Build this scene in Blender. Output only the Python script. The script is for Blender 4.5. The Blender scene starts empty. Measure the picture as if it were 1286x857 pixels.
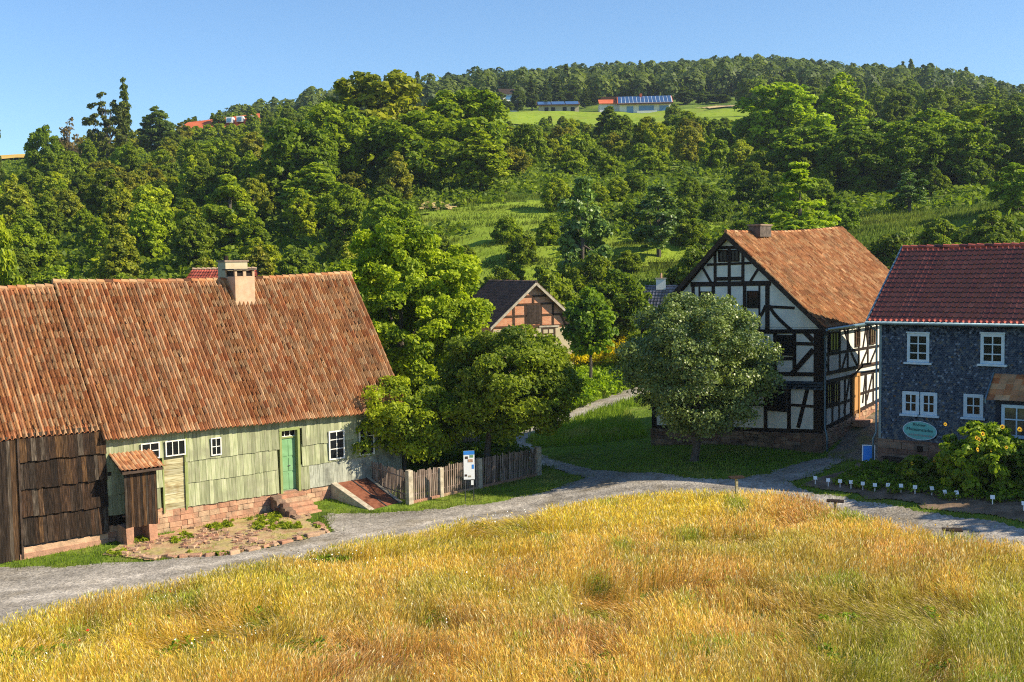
import bpy, math, random
import numpy as np
from mathutils import Vector, Matrix

# ------------------------------------------------------------------ basics
scene = bpy.context.scene
COL = scene.collection
R = math.radians
rng = np.random.default_rng(7)
random.seed(7)

def vnoise(x, y, s, seed=0):
    x = np.asarray(x, float) / s; y = np.asarray(y, float) / s
    r = np.random.default_rng(1000 + seed); T = r.random((64, 64))
    xi = np.floor(x).astype(int); yi = np.floor(y).astype(int)
    fx = x - xi; fy = y - yi
    fx = fx * fx * (3 - 2 * fx); fy = fy * fy * (3 - 2 * fy)
    a = T[xi % 64, yi % 64]; b = T[(xi + 1) % 64, yi % 64]
    c = T[xi % 64, (yi + 1) % 64]; d = T[(xi + 1) % 64, (yi + 1) % 64]
    return (a * (1 - fx) + b * fx) * (1 - fy) + (c * (1 - fx) + d * fx) * fy

def fbm(x, y, s, seed=0):
    return (vnoise(x, y, s, seed) * .55 + vnoise(x, y, s / 2.3, seed + 1) * .3 + vnoise(x, y, s / 5.1, seed + 2) * .15)

def link(o, parent=None):
    COL.objects.link(o)
    if parent is not None:
        o.parent = parent
    return o

def tag(o, label=None, cat=None, group=None, kind=None):
    if label: o['label'] = label
    if cat: o['category'] = cat
    if group: o['group'] = group
    if kind: o['kind'] = kind
    return o

def empty(name, loc=(0, 0, 0), rz=0, label=None, cat=None, group=None):
    o = bpy.data.objects.new(name, None)
    o.empty_display_size = .3
    COL.objects.link(o)
    o.location = loc; o.rotation_euler = (0, 0, rz)
    return tag(o, label, cat, group)

def np_mesh(name, V, F, mats, rnd=None, smooth=False, mi=None):
    """V Nx3, F MxK (all faces with K corners)"""
    V = np.asarray(V, np.float32); F = np.asarray(F, np.int32)
    me = bpy.data.meshes.new(name)
    n, k = F.shape
    me.vertices.add(len(V)); me.vertices.foreach_set('co', V.ravel())
    me.loops.add(n * k); me.loops.foreach_set('vertex_index', F.ravel())
    me.polygons.add(n)
    me.polygons.foreach_set('loop_start', np.arange(0, n * k, k, dtype=np.int32))
    me.polygons.foreach_set('loop_total', np.full(n, k, np.int32))
    if smooth: me.polygons.foreach_set('use_smooth', np.ones(n, bool))
    for m in (mats if isinstance(mats, (list, tuple)) else [mats]): me.materials.append(m)
    if mi is not None: me.polygons.foreach_set('material_index', np.asarray(mi, np.int32))
    if rnd is not None:
        a = me.attributes.new('rnd', 'FLOAT', 'FACE'); a.data.foreach_set('value', np.asarray(rnd, np.float32))
    me.update(calc_edges=True)
    return me

def np_obj(name, V, F, mats, rnd=None, parent=None, smooth=False, mi=None):
    return link(bpy.data.objects.new(name, np_mesh(name, V, F, mats, rnd, smooth, mi)), parent)

class B:
    """collects faces in a local frame; T maps (u, outward, height) to object space"""
    def __init__(s, T=None, mi=0):
        s.v = []; s.f = []; s.r = []; s.m = []; s.T = T or (lambda u, o, h: (u, o, h)); s.mi = mi
    def hexa(s, p, r=None):
        b = len(s.v); s.v += [s.T(*q) for q in p]
        r = random.random() if r is None else r
        for q in ((0, 1, 2, 3), (7, 6, 5, 4), (0, 4, 5, 1), (1, 5, 6, 2), (2, 6, 7, 3), (3, 7, 4, 0)):
            s.f.append([b + i for i in q]); s.r.append(r); s.m.append(s.mi)
        return s
    def box(s, x0, x1, y0, y1, z0, z1, r=None, j=0):
        J = (lambda: random.uniform(-j, j)) if j else (lambda: 0)
        return s.hexa([(x0 + J(), y0 + J(), z0 + J()), (x1 + J(), y0 + J(), z0 + J()), (x1 + J(), y1 + J(), z0 + J()), (x0 + J(), y1 + J(), z0 + J()),
                       (x0 + J(), y0 + J(), z1 + J()), (x1 + J(), y0 + J(), z1 + J()), (x1 + J(), y1 + J(), z1 + J()), (x0 + J(), y1 + J(), z1 + J())], r)
    def wall_beam(s, u0, h0, u1, h1, w, o0=0.0, o1=.03, r=None):
        """beam on a wall, between two (u,h) points, width w, from outward o0 to o1"""
        dx, dy = u1 - u0, h1 - h0; L = math.hypot(dx, dy) or 1; nx, ny = -dy / L * w / 2, dx / L * w / 2
        q = [(u0 + nx, h0 + ny), (u0 - nx, h0 - ny), (u1 - nx, h1 - ny), (u1 + nx, h1 + ny)]
        return s.hexa([(a, o1, b) for a, b in q] + [(a, o0, b) for a, b in q], r)
    def face(s, p, r=None):
        b = len(s.v); s.v += [s.T(*q) for q in p]; s.f.append(list(range(b, b + len(p))))
        s.r.append(random.random() if r is None else r); s.m.append(s.mi); return s
    def tube(s, pts, rad, n=8, r=None, cap=True):
        r = random.random() if r is None else r
        pts = [Vector(p) for p in pts]; base = len(s.v)
        rad = rad if isinstance(rad, (list, tuple)) else [rad] * len(pts)
        for i, p in enumerate(pts):
            d = (pts[min(i + 1, len(pts) - 1)] - pts[max(i - 1, 0)]).normalized()
            a = d.cross(Vector((0, 0, 1)) if abs(d.z) < .9 else Vector((1, 0, 0))).normalized(); b2 = d.cross(a)
            for k in range(n):
                t = 2 * math.pi * k / n; q = p + (a * math.cos(t) + b2 * math.sin(t)) * rad[i]
                s.v.append(s.T(q.x, q.y, q.z))
        for i in range(len(pts) - 1):
            for k in range(n):
                s.f.append([base + i * n + k, base + i * n + (k + 1) % n, base + (i + 1) * n + (k + 1) % n, base + (i + 1) * n + k]); s.r.append(r); s.m.append(s.mi)
        if cap:
            s.f.append([base + k for k in range(n)]); s.r.append(r); s.m.append(s.mi)
            s.f.append([base + (len(pts) - 1) * n + k for k in range(n)]); s.r.append(r); s.m.append(s.mi)
        return s
    def build(s, name, mat, parent=None, smooth=False, bevel=0):
        me = bpy.data.meshes.new(name)
        me.from_pydata([tuple(v) for v in s.v], [], s.f)
        for m in (mat if isinstance(mat, (list, tuple)) else [mat]): me.materials.append(m)
        a = me.attributes.new('rnd', 'FLOAT', 'FACE'); a.data.foreach_set('value', np.array(s.r, np.float32))
        if any(s.m): me.polygons.foreach_set('material_index', np.array(s.m, np.int32))
        if smooth: me.polygons.foreach_set('use_smooth', np.ones(len(s.f), bool))
        me.update()
        o = link(bpy.data.objects.new(name, me), parent)
        if bevel:
            b = o.modifiers.new('bevel', 'BEVEL'); b.width = bevel; b.segments = 2; b.limit_method = 'ANGLE'
        return o

# ------------------------------------------------------------------ materials
def mat(name, c1, c2=None, c3=None, scale=(1, 1, 1), nscale=4.0, rough=.85, spec=.2, rvar=0.0, ramp=None, bump=0.0, bscale=30.0,
        dirt=None, dirt_scale=1.0, dirt_amt=.5, coords='Object', metal=0.0, detail=6.0, bstretch=None, lo=.35, hi=.65):
    m = bpy.data.materials.new(name); m.use_nodes = True
    nt = m.node_tree; N = nt.nodes; L = nt.links; N.clear()
    out = N.new('ShaderNodeOutputMaterial'); bs = N.new('ShaderNodeBsdfPrincipled'); L.new(bs.outputs[0], out.inputs[0])
    bs.inputs['Roughness'].default_value = rough; bs.inputs['Metallic'].default_value = metal
    bs.inputs['Specular IOR Level'].default_value = spec
    tc = N.new('ShaderNodeTexCoord'); mp = N.new('ShaderNodeMapping'); mp.inputs['Scale'].default_value = scale
    L.new(tc.outputs[coords], mp.inputs[0])
    at = N.new('ShaderNodeAttribute'); at.attribute_name = 'rnd'
    def rgb(c): return (c[0], c[1], c[2], 1)
    no = N.new('ShaderNodeTexNoise'); no.inputs['Scale'].default_value = nscale; no.inputs['Detail'].default_value = detail
    L.new(mp.outputs[0], no.inputs['Vector'])
    mr = N.new('ShaderNodeMapRange'); mr.inputs[1].default_value = lo; mr.inputs[2].default_value = hi; L.new(no.outputs[0], mr.inputs[0])
    cr = N.new('ShaderNodeValToRGB'); L.new(mr.outputs[0], cr.inputs[0])
    e = cr.color_ramp.elements; e[0].color = rgb(c1); e[1].color = rgb(c2 or c1)
    if c3:
        x = cr.color_ramp.elements.new(.5); x.color = rgb(c2); e = cr.color_ramp.elements; e[len(e) - 1].color = rgb(c3)
    col = cr.outputs[0]
    if ramp:   # per-piece colours
        rr = N.new('ShaderNodeValToRGB'); rr.color_ramp.interpolation = 'LINEAR'
        el = rr.color_ramp.elements
        el[0].position = 0; el[0].color = rgb(ramp[0]); el[1].position = 1; el[1].color = rgb(ramp[-1])
        for i, c in enumerate(ramp[1:-1]):
            q = el.new((i + 1) / (len(ramp) - 1)); q.color = rgb(c)
        L.new(at.outputs['Fac'], rr.inputs[0])
        mx = N.new('ShaderNodeMixRGB'); mx.blend_type = 'MULTIPLY'; mx.inputs[0].default_value = 1
        L.new(rr.outputs[0], mx.inputs[1]); L.new(col, mx.inputs[2]); col = mx.outputs[0]
    if rvar:
        ma = N.new('ShaderNodeMath'); ma.operation = 'MULTIPLY_ADD'; L.new(at.outputs['Fac'], ma.inputs[0])
        ma.inputs[1].default_value = 2 * rvar; ma.inputs[2].default_value = 1 - rvar
        mx = N.new('ShaderNodeVectorMath'); mx.operation = 'SCALE'; L.new(col, mx.inputs[0]); L.new(ma.outputs[0], mx.inputs['Scale']); col = mx.outputs[0]
    if dirt:
        dn = N.new('ShaderNodeTexNoise'); dn.inputs['Scale'].default_value = dirt_scale; dn.inputs['Detail'].default_value = 5
        L.new(tc.outputs[coords], dn.inputs['Vector'])
        dr = N.new('ShaderNodeMapRange'); dr.inputs[1].default_value = .5; dr.inputs[2].default_value = .68; dr.inputs[4].default_value = dirt_amt
        L.new(dn.outputs[0], dr.inputs[0])
        mx = N.new('ShaderNodeMixRGB'); L.new(dr.outputs[0], mx.inputs[0]); L.new(col, mx.inputs[1]); mx.inputs[2].default_value = rgb(dirt); col = mx.outputs[0]
    L.new(col, bs.inputs['Base Color'])
    if bump:
        bn = N.new('ShaderNodeTexNoise'); bn.inputs['Scale'].default_value = bscale; bn.inputs['Detail'].default_value = 4
        if bstretch:
            m2 = N.new('ShaderNodeMapping'); m2.inputs['Scale'].default_value = bstretch; L.new(tc.outputs[coords], m2.inputs[0]); L.new(m2.outputs[0], bn.inputs['Vector'])
        else: L.new(tc.outputs[coords], bn.inputs['Vector'])
        bu = N.new('ShaderNodeBump'); bu.inputs['Strength'].default_value = bump; bu.inputs['Distance'].default_value = .05
        L.new(bn.outputs[0], bu.inputs['Height']); L.new(bu.outputs[0], bs.inputs['Normal'])
    return m

def leaf_mat(name, trans=.3, rough=.5, spec=.25, lo=(.6, .68, .8), hi=(1.5, 1.3, .7)):
    m = bpy.data.materials.new(name); m.use_nodes = True
    nt = m.node_tree; N = nt.nodes; L = nt.links; N.clear()
    out = N.new('ShaderNodeOutputMaterial'); bs = N.new('ShaderNodeBsdfPrincipled')
    bs.inputs['Roughness'].default_value = rough; bs.inputs['Specular IOR Level'].default_value = spec
    oi = N.new('ShaderNodeObjectInfo'); at = N.new('ShaderNodeAttribute'); at.attribute_name = 'rnd'
    mx = N.new('ShaderNodeMixRGB'); L.new(at.outputs['Fac'], mx.inputs[0]); mx.inputs[1].default_value = (*lo, 1); mx.inputs[2].default_value = (*hi, 1)
    mu = N.new('ShaderNodeMixRGB'); mu.blend_type = 'MULTIPLY'; mu.inputs[0].default_value = 1
    L.new(oi.outputs['Color'], mu.inputs[1]); L.new(mx.outputs[0], mu.inputs[2])
    L.new(mu.outputs[0], bs.inputs['Base Color'])
    tr = N.new('ShaderNodeBsdfTranslucent'); t2 = N.new('ShaderNodeMixRGB'); t2.blend_type = 'MULTIPLY'; t2.inputs[0].default_value = 1
    L.new(mu.outputs[0], t2.inputs[1]); t2.inputs[2].default_value = (1.5, 1.6, .7, 1); L.new(t2.outputs[0], tr.inputs[0])
    ms = N.new('ShaderNodeMixShader'); ms.inputs[0].default_value = trans
    L.new(bs.outputs[0], ms.inputs[1]); L.new(tr.outputs[0], ms.inputs[2]); L.new(ms.outputs[0], out.inputs[0])
    return m

def glass_mat(name, c=(.01, .012, .014), rough=.12):
    m = mat(name, c, rough=rough, spec=.18); return m

M = {}
M['leaf'] = leaf_mat('leaf', trans=.36, spec=.15, lo=(.55, .66, .7), hi=(2.7, 2.1, .6))
M['leaf_gloss'] = leaf_mat('leaf_gloss', trans=.2, rough=.4, spec=.4, lo=(.55, .66, .65), hi=(1.9, 1.75, 1.0))
M['crop'] = leaf_mat('crop', trans=.25, rough=.8, spec=.1, lo=(1, 1, 1), hi=(1, 1, 1))
M['bark'] = mat('bark', (.05, .04, .03), (.13, .11, .09), scale=(4, 4, 1), nscale=6, bump=.6, bscale=18)
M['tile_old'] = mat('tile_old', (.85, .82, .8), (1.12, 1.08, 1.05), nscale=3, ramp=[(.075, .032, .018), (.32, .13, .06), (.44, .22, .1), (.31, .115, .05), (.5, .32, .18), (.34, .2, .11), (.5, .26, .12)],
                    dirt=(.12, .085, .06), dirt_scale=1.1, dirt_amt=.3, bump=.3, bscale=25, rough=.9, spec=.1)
M['tile_brown'] = mat('tile_brown', (.8, .78, .75), (1.15, 1.1, 1.05), scale=(1, 1, 1), nscale=2.5, ramp=[(.08, .035, .02), (.28, .12, .055), (.36, .17, .08), (.22, .085, .04), (.42, .25, .13), (.32, .135, .06), (.46, .3, .18)], dirt=(.13, .08, .045), dirt_scale=1.3, dirt_amt=.4, rough=.9, spec=.1, bump=.3)
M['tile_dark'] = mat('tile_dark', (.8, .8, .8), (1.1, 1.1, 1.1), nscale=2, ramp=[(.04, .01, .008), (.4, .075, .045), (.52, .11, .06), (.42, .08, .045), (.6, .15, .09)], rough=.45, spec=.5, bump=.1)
M['tile_black'] = mat('tile_black', (.8, .8, .8), (1.1, 1.1, 1.1), nscale=2, ramp=[(.014, .01, .009), (.1, .05, .038), (.16, .08, .055)], rough=.6, spec=.3)
M['tile_slate'] = mat('tile_slate', (.8, .8, .8), (1.1, 1.1, 1.1), nscale=2, ramp=[(.02, .02, .03), (.16, .15, .19), (.26, .24, .3)], rough=.4, spec=.6)
M['boards_dark'] = mat('boards_dark', (.35, .3, .26), (1., .9, .8), (2.6, 2.5, 2.4), scale=(9, 9, .7), nscale=2.2, ramp=[(.012, .008, .006), (.03, .018, .011), (.06, .034, .02), (.02, .014, .01), (.045, .032, .025), (.11, .062, .028), (.018, .012, .009), (.1, .085, .07)], bump=.5, bscale=9, bstretch=(4, 4, .4), rough=.8, lo=.38, hi=.8)
M['boards_green'] = mat('boards_green', (.19, .21, .11), (.29, .31, .18), (.38, .37, .26), scale=(7, 7, .7), nscale=2, rvar=.3, lo=.25, hi=.75, dirt=(.2, .2, .13), dirt_scale=1.2, dirt_amt=.6, bump=.3, bscale=9, bstretch=(4, 4, .4))
M['boards_grey'] = mat('boards_grey', (.2, .21, .16), (.34, .35, .29), (.24, .25, .2), scale=(7, 7, .7), nscale=2, rvar=.15, dirt=(.08, .08, .07), dirt_scale=1.5, dirt_amt=.7, bump=.3, bscale=9)
M['green_paint'] = mat('green_paint', (.15, .3, .14), (.2, .38, .19), nscale=3, dirt=(.16, .22, .12), dirt_amt=.4, rough=.6)
M['green_frame'] = mat('green_frame', (.2, .24, .085), (.26, .3, .11), nscale=3, rough=.7)
M['old_board'] = mat('old_board', (.24, .2, .1), (.42, .38, .22), (.5, .46, .32), scale=(.6, 6, 7), nscale=2.5, rvar=.25, dirt=(.22, .14, .05), dirt_scale=2, dirt_amt=.6)
M['white_paint'] = mat('white_paint', (.62, .6, .54), (.72, .71, .66), nscale=6, rough=.6)
M['blue_paint'] = mat('blue_paint', (.42, .56, .66), (.52, .66, .74), nscale=6, rough=.55)
M['glass'] = glass_mat('glass')
M['glass_warm'] = mat('glass_warm', (.2, .16, .09), (.02, .02, .02), nscale=1.4, rough=.15, spec=.5)
M['glass_blue'] = mat('glass_blue', (.06, .17, .32), (.1, .25, .42), nscale=.4, rough=.12, spec=.6)
M['sandstone'] = mat('sandstone', (.75, .72, .7), (1.15, 1.1, 1.05), nscale=3, ramp=[(.38, .2, .13), (.46, .26, .17), (.42, .3, .2), (.5, .33, .22), (.33, .17, .12)], dirt=(.2, .16, .11), dirt_scale=2, bump=.5, bscale=14)
M['sandstone_dark'] = mat('sandstone_dark', (.7, .7, .7), (1.2, 1.15, 1.1), nscale=3, ramp=[(.13, .075, .055), (.2, .13, .09), (.26, .19, .14), (.17, .09, .065), (.3, .2, .14)], dirt=(.05, .05, .045), dirt_scale=2, bump=.6, bscale=12)
M['mortar'] = mat('mortar', (.22, .15, .11), (.3, .22, .16), nscale=5, bump=.4)
M['mortar_dark'] = mat('mortar_dark', (.07, .055, .045), (.14, .11, .09), nscale=5, bump=.4)
M['plaster'] = mat('plaster', (.66, .64, .58), (.76, .74, .66), nscale=1.6, dirt=(.5, .48, .42), dirt_scale=1.1, dirt_amt=.5, bump=.15, bscale=12, rough=.9)
M['chimney_plaster'] = mat('chimney_plaster', (.44, .28, .17), (.54, .38, .25), nscale=3, dirt=(.45, .33, .24), dirt_scale=2.5, bump=.2)
M['chimney_pale'] = mat('chimney_pale', (.44, .36, .22), (.52, .44, .3), nscale=3, bump=.2)
M['frame_dark'] = mat('frame_dark', (.012, .008, .006), (.03, .018, .013), scale=(3, 3, 3), nscale=4, rvar=.25, rough=.75)
M['frame_brown'] = mat('frame_brown', (.05, .028, .018), (.09, .05, .03), nscale=4, rvar=.2)
M['brick'] = None
M['slate'] = mat('slate', (.9, .9, .9), (1.1, 1.1, 1.1), nscale=2, ramp=[(.006, .01, .016), (.012, .019, .03), (.018, .028, .042), (.013, .021, .034), (.11, .14, .18)], rough=.35, spec=.7)
M['slate_core'] = mat('slate_core', (.02, .024, .035), (.035, .04, .055))
M['zinc'] = mat('zinc', (.1, .17, .22), (.15, .24, .3), nscale=3, rough=.4, metal=.4, spec=.5)
M['rust'] = mat('rust', (.15, .05, .028), (.24, .09, .05), (.1, .035, .02), scale=(1, 1, 1), nscale=2.2, rough=.7, spec=.2, bump=.15)
M['concrete'] = mat('concrete', (.36, .3, .22), (.5, .44, .34), nscale=5, dirt=(.2, .18, .14), dirt_scale=3, bump=.3)
M['picket'] = mat('picket', (.1, .07, .055), (.22, .16, .13), (.3, .24, .2), scale=(5, 5, .6), nscale=3, rvar=.4)
M['dark_wood'] = mat('dark_wood', (.03, .02, .014), (.06, .04, .03), nscale=4, rvar=.3)
M['soil'] = mat('soil', (.12, .08, .05), (.26, .18, .12), nscale=1.2, bump=.8, bscale=6, coords='Object')
M['sign_white'] = mat('sign_white', (.78, .78, .76), (.82, .82, .8), rough=.4)
M['sign_teal'] = mat('sign_teal', (.12, .42, .4), (.16, .5, .46), nscale=4, rough=.5)
M['sign_ink'] = mat('sign_ink', (.015, .05, .06), rough=.6)
M['sign_blue'] = mat('sign_blue', (.03, .2, .62), (.05, .26, .7), nscale=3, rough=.4)
M['metal_dark'] = mat('metal_dark', (.04, .045, .05), rough=.5, spec=.5)
M['solar'] = mat('solar', (.02, .06, .16), (.03, .08, .2), nscale=.8, rough=.12, spec=.9)
M['solar_rail'] = mat('solar_rail', (.5, .55, .6), rough=.4)
M['white_render'] = mat('white_render', (.7, .68, .62), (.78, .76, .7), nscale=.6)
M['red_far'] = mat('red_far', (.5, .11, .045), (.6, .16, .07), nscale=.3, rough=.9)
M['petal_yellow'] = mat('petal_yellow', (.75, .42, .02), (.85, .55, .03), nscale=3, rough=.7)
M['stem'] = mat('stem', (.07, .11, .025))
M['petal_white'] = mat('petal_white', (.8, .8, .72), rough=.7)
M['petal_red'] = mat('petal_red', (.6, .03, .015), rough=.7)
M['flower_eye'] = mat('flower_eye', (.08, .04, .015), rough=.8)
M['orange_door'] = mat('orange_door', (.4, .2, .07), (.5, .27, .1), scale=(5, 5, .6), nscale=3)

def brick_mat():
    m = bpy.data.materials.new('brick'); m.use_nodes = True; nt = m.node_tree; N = nt.nodes; L = nt.links
    bs = N['Principled BSDF']; bs.inputs['Roughness'].default_value = .9; bs.inputs['Specular IOR Level'].default_value = .1
    tc = N.new('ShaderNodeTexCoord'); mp = N.new('ShaderNodeMapping'); mp.inputs['Rotation'].default_value = (R(90), 0, 0)
    L.new(tc.outputs['Object'], mp.inputs[0]); bk = N.new('ShaderNodeTexBrick'); L.new(mp.outputs[0], bk.inputs[0])
    bk.inputs['Color1'].default_value = (.5, .17, .08, 1); bk.inputs['Color2'].default_value = (.62, .27, .13, 1); bk.inputs['Mortar'].default_value = (.5, .38, .28, 1)
    bk.inputs['Scale'].default_value = 2.2; bk.inputs['Brick Width'].default_value = .55; bk.inputs['Row Height'].default_value = .19; bk.inputs['Mortar Size'].default_value = .02
    L.new(bk.outputs[0], bs.inputs['Base Color']); return m
M['brick'] = brick_mat()

def ground_mat():
    m = bpy.data.materials.new('ground_grass'); m.use_nodes = True; nt = m.node_tree; N = nt.nodes; L = nt.links
    bs = N['Principled BSDF']; bs.inputs['Roughness'].default_value = .95; bs.inputs['Specular IOR Level'].default_value = .08
    tc = N.new('ShaderNodeTexCoord')
    def noise(s, d=6):
        n = N.new('ShaderNodeTexNoise'); n.inputs['Scale'].default_value = s; n.inputs['Detail'].default_value = d; L.new(tc.outputs['Object'], n.inputs['Vector']); return n
    a = noise(.07); b = noise(1.4, 8); c = noise(.35)
    r1 = N.new('ShaderNodeValToRGB'); L.new(a.outputs[0], r1.inputs[0]); e = r1.color_ramp.elements
    e[0].position = .38; e[0].color = (.075, .13, .018, 1); e[1].position = .62; e[1].color = (.16, .235, .03, 1)
    r2 = N.new('ShaderNodeValToRGB'); L.new(b.outputs[0], r2.inputs[0]); e = r2.color_ramp.elements
    e[0].position = .35; e[0].color = (.6, .6, .6, 1); e[1].position = .65; e[1].color = (1.25, 1.2, 1.15, 1)
    mu = N.new('ShaderNodeMixRGB'); mu.blend_type = 'MULTIPLY'; mu.inputs[0].default_value = 1; L.new(r1.outputs[0], mu.inputs[1]); L.new(r2.outputs[0], mu.inputs[2])
    r3 = N.new('ShaderNodeMapRange'); r3.inputs[1].default_value = .56; r3.inputs[2].default_value = .7; r3.inputs[4].default_value = .6; L.new(c.outputs[0], r3.inputs[0])
    mx = N.new('ShaderNodeMixRGB'); L.new(r3.outputs[0], mx.inputs[0]); L.new(mu.outputs[0], mx.inputs[1]); mx.inputs[2].default_value = (.22, .2, .06, 1)
    L.new(mx.outputs[0], bs.inputs['Base Color'])
    bu = N.new('ShaderNodeBump'); bu.inputs['Strength'].default_value = .6; bu.inputs['Distance'].default_value = .3; L.new(b.outputs[0], bu.inputs['Height']); L.new(bu.outputs[0], bs.inputs['Normal'])
    return m
M['ground'] = ground_mat()
M['gravel'] = mat('gravel', (.27, .24, .205), (.37, .335, .29), (.31, .275, .23), nscale=.8, rvar=.3, dirt=(.2, .16, .1), dirt_scale=.5, dirt_amt=.6, lo=.3, hi=.7, bump=.9, bscale=11, rough=.95, spec=.1)
def gravel_specks():
    m = M['gravel']; nt = m.node_tree; N = nt.nodes; L = nt.links; bs = [n for n in N if n.type == 'BSDF_PRINCIPLED'][0]
    src = bs.inputs['Base Color'].links[0].from_socket
    tc = N.new('ShaderNodeTexCoord'); v = N.new('ShaderNodeTexVoronoi'); v.inputs['Scale'].default_value = 9; L.new(tc.outputs['Object'], v.inputs['Vector'])
    s = N.new('ShaderNodeSeparateColor'); L.new(v.outputs['Color'], s.inputs[0])
    r = N.new('ShaderNodeMapRange'); r.inputs[3].default_value = .72; r.inputs[4].default_value = 1.25; L.new(s.outputs[0], r.inputs[0])
    sc = N.new('ShaderNodeVectorMath'); sc.operation = 'SCALE'; L.new(src, sc.inputs[0]); L.new(r.outputs[0], sc.inputs['Scale']); L.new(sc.outputs[0], bs.inputs['Base Color'])
gravel_specks()

# ------------------------------------------------------------------ terrain
CP = np.array([(-18.3,34.5,-.9),(-17.1,36.2,-.8),(-14.6,38.1,-.75),(-10.4,41.3,-.7),(-6.3,44.4,-.65),(-.2,48.6,-.55),(3.4,49.5,-.3),(7.3,49.2,0),(9.9,48.4,.2),(11.9,46.5,.3),(14,42.8,.4),(15.9,40.3,.45),(17.5,37.7,.5),
 (-21.5,41.8,-.9),(-14.9,43,-.8),(-11,43.6,-.75),(-7.7,47,-.7),(-8.7,49.5,-.62),(-6.4,50.1,-.8),(-4.3,50.9,-.72),(-1.7,51.5,-.65),(1.3,53.1,-.5),(3.6,55.9,-.35),(1.3,60.5,-.4),(-.2,67.4,-.4),(2.5,76.9,-.3),(5.7,83.3,-.1),(10.1,90.2,.2),
 (6.1,54.6,.3),(8.3,51.3,.5),(10.3,50.3,.6),(12.2,51.4,.65),(15.2,54.7,.72),(16.2,52.4,1.05),(14.6,51.4,.85),(12.7,49,.65),(14.7,44.7,.7),(16.5,42,.75),(18.4,39.8,.8),(20.3,37.1,.8),
 (-1.3,56,-.45),(-5.2,57,-.2),(9.2,55.2,.75),(16,56.4,.85),(17.7,58.3,1.74),(19.9,60.7,2.35),(16.9,50.9,1.25),(21.6,47.3,1.5),(7.9,63,.2),(19,41.4,1.0),(18,44,1.1),(16,48.8,.95),
 (-20,43.4,-.8),(-17,45.7,-.75),(-12.5,49.8,-.78),(-11.1,51,-.72),(-9.8,52.1,-.55),(-7,54.6,-.5),(-6,56,-.4),
 (-14,29.5,-.8),(12.6,27,-.1),(0,28,-.4),(0,36,-.2),(8,38,.1),(0,15,-1),(-20,15,-1.2),(20,15,-.8),(30,40,1.4),(30,55,2.6),(-35,40,-1.2),(-30,60,0),(-15,65,0),(2,95,.3),(12,95,.5),(-25,90,.5),(30,75,3.5),(45,60,4),(-50,60,0)])
def tps_fit(P, lam=.6):
    n = len(P); d = np.linalg.norm(P[:, None, :2] - P[None, :, :2], axis=2)
    K = d * d * np.log(d + 1e-9); K[np.arange(n), np.arange(n)] = lam * 10
    Q = np.c_[np.ones(n), P[:, :2]]
    A = np.block([[K, Q], [Q.T, np.zeros((3, 3))]]); return np.linalg.solve(A, np.r_[P[:, 2], 0, 0, 0])
TW = tps_fit(CP)
def near_z(x, y):
    x = np.asarray(x, float); y = np.asarray(y, float); sh = x.shape; x = x.ravel(); y = y.ravel()
    z = np.empty_like(x)
    for s in range(0, len(x), 20000):
        xs = x[s:s + 20000]; ys = y[s:s + 20000]
        d = np.hypot(xs[:, None] - CP[None, :, 0], ys[:, None] - CP[None, :, 1])
        z[s:s + 20000] = (d * d * np.log(d + 1e-9)) @ TW[:-3] + TW[-3] + TW[-2] * xs + TW[-1] * ys
    return z.reshape(sh)
HD = np.array([60, 85, 100, 112, 130, 170, 230, 320, 400, 520, 700, 800, 1000, 1500, 4000.])
HP = np.array([-700, -300, 0, 150, 300, 500, 640, 800, 950, 1150, 1286, 1600, 2200.])
HT = np.array([
 [0, .3, 1, 3, 7, 15, 26, 36, 38, 36, 30, 28, 20, 0, -40],
 [0, .3, 1, 3, 8, 16, 27, 42, 48, 48, 44, 42, 34, 0, -40],
 [0, .3, 1, 3, 8, 17, 28, 44, 51, 50, 46, 44, 38, 5, -40],
 [0, .3, 1, 3, 8, 18, 29, 44, 51, 52, 50, 48, 40, 8, -40],
 [0, .3, 1, 3, 8, 19, 31, 48, 58, 72, 80, 80, 70, 10, -40],
 [0, .3, 1, 3, 10, 20, 34, 51, 63, 84, 104, 110, 105, 30, -40],
 [0, .3, 1, 4, 12, 20, 33, 49, 64, 87, 117, 131, 125, 40, -40],
 [0.3, .5, 1, 4, 12, 20, 33, 49, 64.5, 88, 120, 134, 132, 50, -40],
 [0.6, .8, 1.5, 4, 12, 20, 33, 50, 66, 90, 124, 138, 134, 50, -40],
 [2, 2.6, 5, 7, 14, 20, 33, 50, 65, 85, 112, 124, 118, 50, -40],
 [4, 5, 7, 9.5, 15.5, 21, 33, 48, 60, 77, 95, 101, 92, 40, -40],
 [4, 5, 8, 10, 16, 22, 33, 45, 54, 66, 78, 80, 70, 30, -40],
 [3, 5, 8, 10, 15, 20, 28, 38, 46, 55, 60, 60, 50, 10, -40]])
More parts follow.
